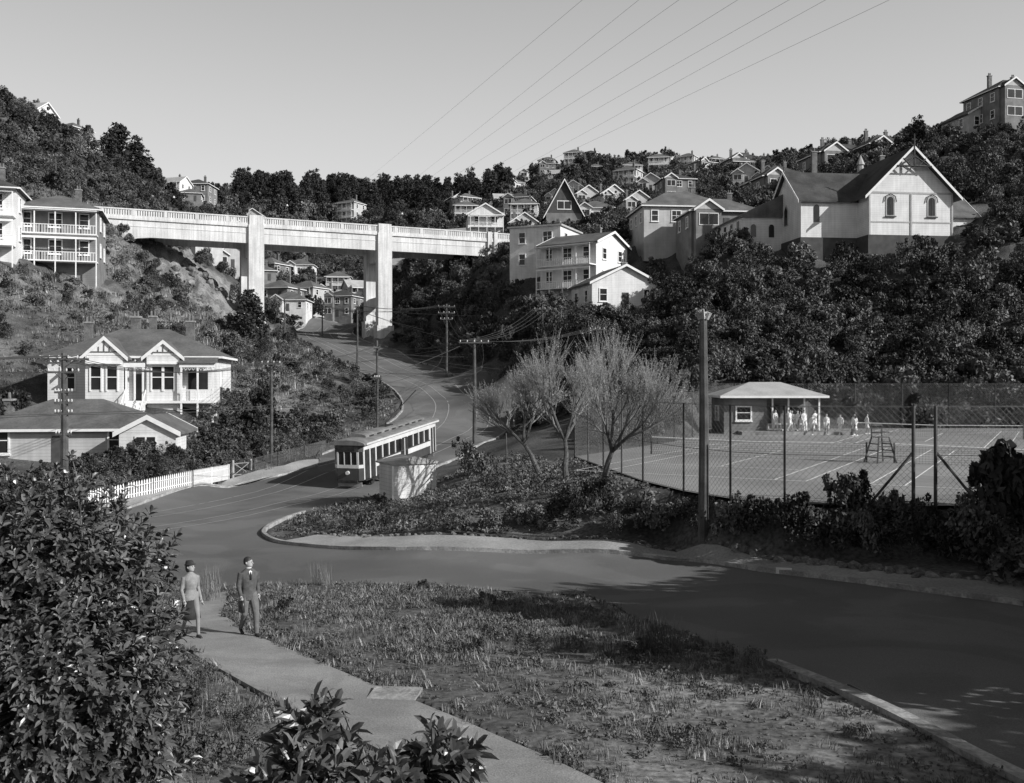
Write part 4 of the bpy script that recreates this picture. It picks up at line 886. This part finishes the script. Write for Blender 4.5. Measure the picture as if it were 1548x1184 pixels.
def rosettes(C3,Dv,n,Ln,Wd,m,name,stalk=True):
    V=[];Q=[]
    for p,d in zip(C3,Dv):
        p=Vector(p); d=Vector(d).normalized(); a=d.orthogonal().normalized(); e=d.cross(a); q0=rng.random()*6.28
        for k in range(n):
            q=q0+k*2.4; tilt=.35+.9*(k/n)+.25*rng.random(); r=(a*math.cos(q)+e*math.sin(q)); t=(d*math.cos(tilt)+r*math.sin(tilt)).normalized(); s=t.cross(d).normalized() if t.cross(d).length>1e-3 else a
            l=Ln*(.7+.5*rng.random()); w_=Wd*(.8+.4*rng.random()); up=s.cross(t)*(.18*w_); dr=Vector((0,0,-.22*l)); base=p-d*.01*k
            o=len(V); m1=base+t*l*.35;m2=base+t*l*.7+dr*.35; tip=base+t*l+dr
            V+=[base,m1+s*w_*.5+up,m1,m1-s*w_*.5+up,m2+s*w_*.42+up,m2,m2-s*w_*.42+up,tip]
            Q+=[(o,o+1,o+2),(o,o+2,o+3),(o+1,o+4,o+5,o+2),(o+2,o+5,o+6,o+3),(o+4,o+7,o+5),(o+5,o+7,o+6)]
    me=bpy.data.meshes.new(name); me.from_pydata([tuple(v) for v in V],[],Q); me.materials.append(m); return me
def near_bush(name,blobs,nros,Ln,Wd,nl=8,stemroot=None):
    C3=[];Dv=[]
    tot=sum(r[0]*r[2] for c_,r in blobs)
    for c_,r in blobs:
        for k in range(int(nros*r[0]*r[2]/tot)):
            d=rng.normal(size=3); d/=np.linalg.norm(d); 
            if d[1]>.5 and rng.random()<.6: d[1]*=-1
            lum=1+.16*math.sin(d[0]*7+c_[0])*math.sin(d[2]*6)+.09*float(np.clip(rng.normal(),-2,1.6)); f=.72+.3*rng.random()
            C3.append(np.array(c_)+d*np.array(r)*lum*f); Dv.append(d*np.array((1,1,.8))+np.array((0,0,.55)))
    e=newobj(name,None); newobj('leaves',rosettes(C3,Dv,nl,Ln,Wd,M['leafg'],name),e)
    b=B(); 
    for k in range(0,len(C3),4):
        p=C3[k]; c_=min(blobs,key=lambda q:np.linalg.norm(np.array(q[0])-p))[0]; c2=np.array(c_); mid=(p+c2)/2+rng.normal(size=3)*.05
        b.tube('stems',M['bark'],[tuple(c2),tuple(mid),tuple(p)],[.02,.012,.005],4,False)
    for c_,r in blobs: b.tube('stems',M['bark'],[(c_[0],c_[1],h1(c_[0],c_[1])-.2),tuple(c_)],[.06,.03],6)
    for k,me in b.meshes(name): newobj(k,me,e)
def nb(u,v,d,rx,ry,rz): p=sv(u,v,d); return (tuple(p),(rx,ry,rz))
near_bush('leafy_shrub',[nb(20,900,9,1.05,.9,1.15),nb(130,880,9.4,.75,.7,.85),nb(60,1060,8.4,1.1,.9,1.0),nb(195,990,9.2,.5,.6,.7),nb(160,1120,8.6,.66,.6,.8),nb(-150,950,8.8,1.1,1,1.4)],5600,.105,.036)
near_bush('rhododendron',[nb(475,1105,5.4,.2,.2,.2),nb(560,1180,5.2,.45,.3,.17),nb(670,1140,5.4,.2,.2,.17),nb(440,1195,5,.3,.3,.2)],210,.13,.042,9)
def picket(pts):
    b=B()
    for i in range(len(pts)-1):
        p=Vector(pts[i]);q=Vector(pts[i+1]); n=int((q-p).length/.17); t=math.atan2(q.y-p.y,q.x-p.x)
        for k in range(n):
            r=p.lerp(q,k/n); c_,s_=math.cos(t),math.sin(t)
            prof=[(-.045,0),(.045,0),(.045,.95),(0,1.05),(-.045,.95)]
            vs=[(r.x+a*c_-e*s_,r.y+a*s_+e*c_,r.z+z) for e in (-.012,.012) for a,z in prof]
            b.add('pickets',M['trim'],vs,[(0,1,2,3,4),(9,8,7,6,5)]+[(j,j+5,(j+1)%5+5,(j+1)%5) for j in range(5)])
        for z in (.3,.75): b.tube('rails',M['trim'],[p+Vector((0,.04,z)),q+Vector((0,.04,z))],.03,4)
        for k in range(max(1,int((q-p).length/2.4))+1): r=p.lerp(q,k/max(1,int((q-p).length/2.4))); b.box('posts',M['trim'],r.x-.05,r.x+.05,r.y+.07,r.y+.17,r.z-.3,r.z+1.05)
    return b.finish('picket_fence')
picket(G([(118,772),(170,762),(230,750),(290,737),(345,726)]))
g1=gp(352,724); b=B()
for x in (-.0,1.5): b.box('posts',M['woodl'],x-.07,x+.07,-.07,.07,-.3,1.25)
b.tube('frame',M['woodl'],[(.1,0,.2),(1.4,0,.2)],.03,4);b.tube('frame',M['woodl'],[(.1,0,1),(1.4,0,1)],.03,4);b.tube('frame',M['woodl'],[(.1,0,.2),(1.4,0,1)],.03,4);b.tube('frame',M['woodl'],[(.1,0,1),(1.4,0,.2)],.03,4)
b.finish('garden_gate',g1,.9)
wirefence('roadside_fence',G([(385,714),(420,705),(460,694),(492,684)]),1.0,1.6,.12,None,.006,.045)
# ------------------------------------------------------------------ bare trees on the island
def baretree(name,u,v,height,spread,lean,seed,limbs=4):
    r=random.Random(seed); p=gp(u,v); b=B(); buds=[]
    def branch(pos,dr,ln,rad,lev):
        n=3; pts=[pos.copy()]; rs=[rad]; d=dr.copy()
        for i in range(n):
            d=(d+Vector((r.uniform(-1,1),r.uniform(-1,1),r.uniform(-.5,.8)))*(.13 if lev else .2)+Vector((0,0,.12 if lev>1 else .03))).normalized()
            pts.append(pts[-1]+d*ln/n); rs.append(rad*(1-.45*(i+1)/n))
        b.tube('branches' if lev>1 else 'trunk',M['twig'] if lev>1 else M['bark'],pts,rs,{0:9,1:7,2:5}.get(lev,3),False)
        if lev>=4:
            for i in range(12):
                t=r.random(); q=pts[1].lerp(pts[-1],t); buds.append(q+Vector((r.uniform(-.04,.04),r.uniform(-.04,.04),0)))
            return
        k={0:limbs,1:5,2:7,3:8}[lev]
        for i in range(k):
            t=(.45+.55*(i+1)/k) if lev else 1.0
            j=min(int(t*n),n-1); q=pts[j].lerp(pts[j+1],t*n-j) if t<1 else pts[-1]
            az=r.uniform(0,6.28) if lev else i*6.28/k+r.uniform(-.4,.4); sp=spread*{0:.75,1:.6,2:.52,3:.45}[lev]*r.uniform(.6,1.25)
            a=d.orthogonal().normalized(); e=d.cross(a); nd=(d*math.cos(sp)+(a*math.cos(az)+e*math.sin(az))*math.sin(sp)).normalized()
            branch(q,nd,ln*{0:.95,1:.8,2:.78,3:.82}[lev]*r.uniform(.8,1.15),max(.005,rad*{0:.55,1:.45,2:.40,3:.42}[lev]),lev+1)
    branch(Vector((0,0,-.1)),Vector((lean[0],lean[1],1)).normalized(),height*.29,.17,0)
    C_=np.array([tuple(q) for q in buds]); V,Q=cloud(C_,[.02]*len(C_),1,.024,.3); 
    e=b.finish(name,p); newobj('catkins',mesh_np('catkins',V,Q,M['bud']),e); return e
baretree('bare_tree',818,720,7.0,.98,(-.35,0),3,4)
baretree('bare_tree',856,727,7.5,.92,(-.12,.2),5,4)
baretree('bare_tree',913,742,6.7,.82,(.05,0),9,4)
# ------------------------------------------------------------------ people
def person(name,loc,rot,kind,hyaw=0,seed=0,small=False,ht=1.0,armup=False,sit=False):
    e=newobj(name,None); e.location=loc; e.rotation_euler=(0,0,rot); e.scale=(ht,)*3; b=B(); r=random.Random(seed); limb=b.tube
    man=kind in('man','mplayer'); st=.8+.4*r.random() if small else 1.35
    legm=M['trous'] if kind=='man' else (M['shirt'] if kind=='mplayer' else M['stock'])
    topm={'man':M['suit'],'woman':M['coat'],'mplayer':M['shirt'],'wplayer':M['shirt']}[kind]
    k1=(.10,-.15*st,.50);a1=(.09,-.20*st,.09);k2=(-.10,-.02,.49);a2=(-.09,.20*st,.13)
    tr=1.0 if man else .72
    for s,k,a in ((1,k1,a1),(-1,k2,a2)):
        limb('legs',legm,[(s*.085,0,.95),(s*.095,(k[1])*.5,.75),k,((k[0]+a[0])/2,(k[1]+a[1])/2,(k[2]+a[2])/2),(a[0],a[1],a[2]-.02)],[.105,.095*tr+.01,.07*tr+.004,.064*tr,.058*tr-.004],10)
        fz=a[2]-.055; 
        b.tube('shoes',M['shoe'] if not small else M['shirt'],[(a[0],a[1]+.06,fz-.0),(a[0],a[1],fz+.005),(a[0]*1.08,a[1]-.10,max(.035,fz-.015-(.05 if a is a2 else 0))),(a[0]*1.12,a[1]-.19,.03)],[(.034,.04),(.042,.05),(.043,.036),(.03,.02)],8)
    b.loft('legs',legm,[(0,0,.84,.13,.10),(0,0,.93,.165,.115),(0,0,1.02,.155,.11)])
    if man: rings=[(0,.0,.80,.185,.128),(0,0,.9,.19,.13),(0,0,1.06,.168,.118),(0,-.01,1.2,.19,.128),(0,-.01,1.34,.205,.125),(0,0,1.43,.195,.105),(0,0,1.49,.12,.08),(0,0,1.53,.062,.062)]
    else: rings=[(0,0,.80,.18,.13),(0,0,.9,.182,.132),(0,0,1.08,.135,.10),(0,-.015,1.22,.155,.118),(0,-.012,1.32,.17,.118),(0,0,1.40,.165,.095),(0,0,1.45,.1,.07),(0,0,1.49,.055,.055)]
    b.loft('jacket' if not small else 'shirt',topm,rings,18)
    jp='jacket' if not small else 'shirt'; sh=.185 if man else .155; zs=1.435 if man else 1.385
    if armup: arms=[((sh,0,zs),(sh+.12,-.12,zs-.05),(sh+.2,-.3,zs+.12)),((-sh,0,zs),(-sh-.06,.05,zs-.28),(-sh-.03,-.14,zs-.42))]
    else: arms=[((sh,0,zs),(sh+.055,.10,zs-.28),(sh+.05,.02 if man else -.12,zs-.53)),((-sh,0,zs),(-sh-.055,.0,zs-.29),(-sh-.045,-.15,zs-.51))]
    ar=1 if man else .85
    for s,(S_,E_,Wr) in zip((1,-1),arms):
        limb(jp,topm,[S_,tuple((Vector(S_)+Vector(E_))/2),E_,tuple((Vector(E_)+Vector(Wr))/2),Wr],[.068*ar,.062*ar,.052*ar,.047*ar,.042*ar],10)
        d=(Vector(Wr)-Vector(E_)).normalized(); Wv=Vector(Wr); side=Vector((0,-1,0)); side=(side-d*side.dot(d)).normalized(); inn=d.cross(side)*s
        b.tube('hands',M['skin'],[Wv-d*.03,Wv+d*.02,Wv+d*.06,Wv+d*.095],[(.024,.024),(.03,.02),(.038,.017),(.036,.014)] ,8)
        for f in range(4):
            o=side*(.027-.018*f); l=(.07,.08,.075,.058)[f]; base=Wv+d*.09+o
            b.tube('hands',M['skin'],[base,base+d*l*.45+inn*-.006,base+d*l*.8-inn*.02,base+d*l*.95-inn*.035],[.0095,.009,.008,.006],6)
        tb=Wv+d*.035+side*.03; b.tube('hands',M['skin'],[tb,tb+side*.025+d*.025,tb+side*.03+d*.055],[.012,.010,.008],6)
    hz=1.535 if man else 1.495; b2=B(); 
    b2.tube('head',M['skin'],[(0,.005,-.06),(0,0,.05)],[.056,.052] if man else [.048,.045],10)
    b2.loft('head',M['skin'],[(0,-.035,.005,.025,.03),(0,-.02,.02,.05,.07),(0,-.01,.055,.066,.088),(0,0,.10,.074,.098),(0,.003,.145,.077,.100),(0,.005,.19,.068,.09),(0,.005,.222,.04,.055),(0,.005,.235,.012,.018)],16)
    b2.tube('head',M['skin'],[(0,-.088,.125),(0,-.118,.088),(0,-.09,.078)],[.008,.016,.012],6)
    for s in (-1,1):
        b2.tube('head',M['skin'],[(s*.074,.01,.085),(s*.084,.018,.11),(s*.078,.02,.135)],[(.008,.012),(.009,.02),(.008,.014)],6)
        b2.tube('eyes',M['hair'],[(s*.03,-.094,.118),(s*.03,-.101,.118)],[.009,.006],6); b2.tube('eyebrows',M['hair'],[(s*.015,-.099,.136),(s*.045,-.091,.138)],.004,4)
    b2.tube('mouth',M['darktrim'],[(-.022,-.088,.05),(0,-.095,.049),(.022,-.088,.05)],.004,4)
    if man: b2.loft('hair',M['hair'],[(0,.03,.08,.073,.078),(0,.025,.13,.081,.092),(0,.012,.17,.082,.103),(0,.01,.21,.068,.09),(0,.01,.24,.04,.055),(0,.01,.25,.01,.015)],14)
    else:
        b2.loft('hair',M['hair'],[(0,.04,.0,.06,.05),(0,.04,.05,.08,.075),(0,.03,.13,.086,.09),(0,.012,.18,.082,.1),(0,.01,.225,.06,.075),(0,.01,.243,.02,.03)],14)
        if kind=='woman': b2.loft('hat',M['skirt'],[(0,.0,.165,.115,.135),(0,.0,.175,.118,.138),(0,.005,.185,.088,.11),(0,.01,.24,.078,.095),(-.01,.01,.27,.05,.07),(-.01,.01,.275,.01,.02)],16)
    mt=Matrix.Translation((0,0,hz))@Matrix.Rotation(hyaw,4,'Z')@Matrix.Rotation(-.08,4,'X')
    for k,(v,f,m) in b2.p.items(): b.add(k,m,[mt@Vector(q) for q in v],f)
    if kind=='woman': b.loft('skirt',M['skirt'],[(0,.0,.42,.235,.24),(0,0,.55,.215,.2),(0,0,.75,.19,.15),(0,0,.92,.165,.12),(0,0,1.02,.14,.105)],18)
    if kind=='wplayer': b.loft('skirt',M['shirt'],[(0,.0,.52,.22,.2),(0,0,.75,.19,.15),(0,0,.92,.165,.12),(0,0,1.04,.14,.105)],14)
    if kind=='man':
        b.add('shirt_front',M['shirt'],[(-.038,-.115,1.46),(.038,-.115,1.46),(.0,-.142,1.27),(0,-.1,1.49)],[(0,2,1),(0,1,3)]); b.tube('tie',M['skirt'],[(0,-.128,1.45),(0,-.15,1.36),(0,-.152,1.28)],[(.012,.006),(.02,.006),(.022,.006)],6)
        b.loft('collar',M['shirt'],[(0,0,1.51,.066,.064),(0,0,1.54,.06,.058)],12)
        b.tube('satchel',M['shoe'],[(-.25,-.22,.85),(-.25,-.22,.60)],[(.05,.14),(.06,.16)],8)
    vox={'legs':.012,jp:.012,'head':.007,'hands':.0045}
    for k,me in b.meshes(name,True):
        o=newobj(k,me,e)
        if k in vox and not (small and k=='hands'):
            md=o.modifiers.new('fuse','REMESH'); md.mode='VOXEL'; md.voxel_size=vox[k]*(2 if small else 1); md.use_smooth_shade=True
            sm=o.modifiers.new('smooth','SMOOTH'); sm.iterations=4 if k!='hands' else 1; sm.factor=.5
    return e
g=gp(376,962); person('man',(g[0],g[1],g[2]+.03),.6,'man',.75)
g=gp(288,964); person('woman',(g[0],g[1],g[2]+.03),.65,'woman',.6,ht=.97)
for i,(x,y) in enumerate([(22.0,80.4),(22.8,80.8),(23.6,80.2),(24.6,80.6),(21.4,80.6),(25.2,79.5),(24.0,79.3),(26.3,79.5),(27.2,78.8),(26.8,77.5),(28.8,80.5),(22.4,80.0),(23.2,80.6)]):
    person('tennis_player',(x,y,ZC+(.3 if 79.9<y<81 and x<25.5 else .03)),random.uniform(-2,2),random.choice(['wplayer','wplayer','mplayer']),random.uniform(-.5,.5),i,True,random.uniform(.9,1),armup=i%3==0)
b=B(); b.box('terrace',M['concreted'],-4.2,5,-.9,1.2,-.3,.28); b.finish('clubhouse_terrace',(22.6,80.3,ZC))
# ------------------------------------------------------------------ light, sky, camera
az=math.radians(117); el=math.radians(28)
to=Vector((math.sin(az)*math.cos(el),math.cos(az)*math.cos(el),math.sin(el)))
sd=bpy.data.lights.new('sun','SUN'); sd.energy=5.0; sd.angle=math.radians(.5); sd.color=(1,.995,.985); so=newobj('sun',sd); so.rotation_euler=to.to_track_quat('Z','Y').to_euler(); so.location=(60,-20,60)
wd=bpy.data.worlds.new('World'); SC.world=wd; wd.use_nodes=True; nt=wd.node_tree; bg=nt.nodes['Background']; sk=nt.nodes.new('ShaderNodeTexSky'); sk.sky_type='NISHITA'; sk.sun_disc=False
sk.sun_elevation=el; sk.sun_rotation=az; sk.dust_density=2.0; sk.air_density=1.0
bw=nt.nodes.new('ShaderNodeRGBToBW'); nt.links.new(sk.outputs[0],bw.inputs[0])
# bright low haze above the horizon, fading to the clear zenith
tc=nt.nodes.new('ShaderNodeTexCoord'); sx=nt.nodes.new('ShaderNodeSeparateXYZ'); nt.links.new(tc.outputs['Generated'],sx.inputs[0])
cr=nt.nodes.new('ShaderNodeValToRGB'); nt.links.new(sx.outputs[2],cr.inputs[0]); E_=cr.color_ramp.elements
def stop(e,v): e.color=(v,v,v,1)
E_[0].position=0; stop(E_[0],.62); E_[1].position=1; stop(E_[1],0)
for pz,v in ((.12,.57),(.25,.46),(.38,.33),(.46,.04)): stop(E_.new(pz),v)
ml=nt.nodes.new('ShaderNodeMath'); ml.operation='MULTIPLY_ADD'; ml.inputs[1].default_value=1/0.055; nt.links.new(cr.outputs[0],ml.inputs[0]); nt.links.new(bw.outputs[0],ml.inputs[2])
nt.links.new(ml.outputs[0],bg.inputs[0]); bg.inputs[1].default_value=.055
cd=bpy.data.cameras.new('camera'); cam=newobj('camera',cd); cam.location=(0,0,CZ); cam.rotation_euler=(math.pi/2,0,0); cd.sensor_width=36; cd.lens=36*F/1548; cd.shift_y=-17/1548; cd.clip_end=4000; cd.clip_start=.1
SC.camera=cam
SC.view_settings.view_transform='Standard'; SC.view_settings.look='None'; SC.view_settings.exposure=0
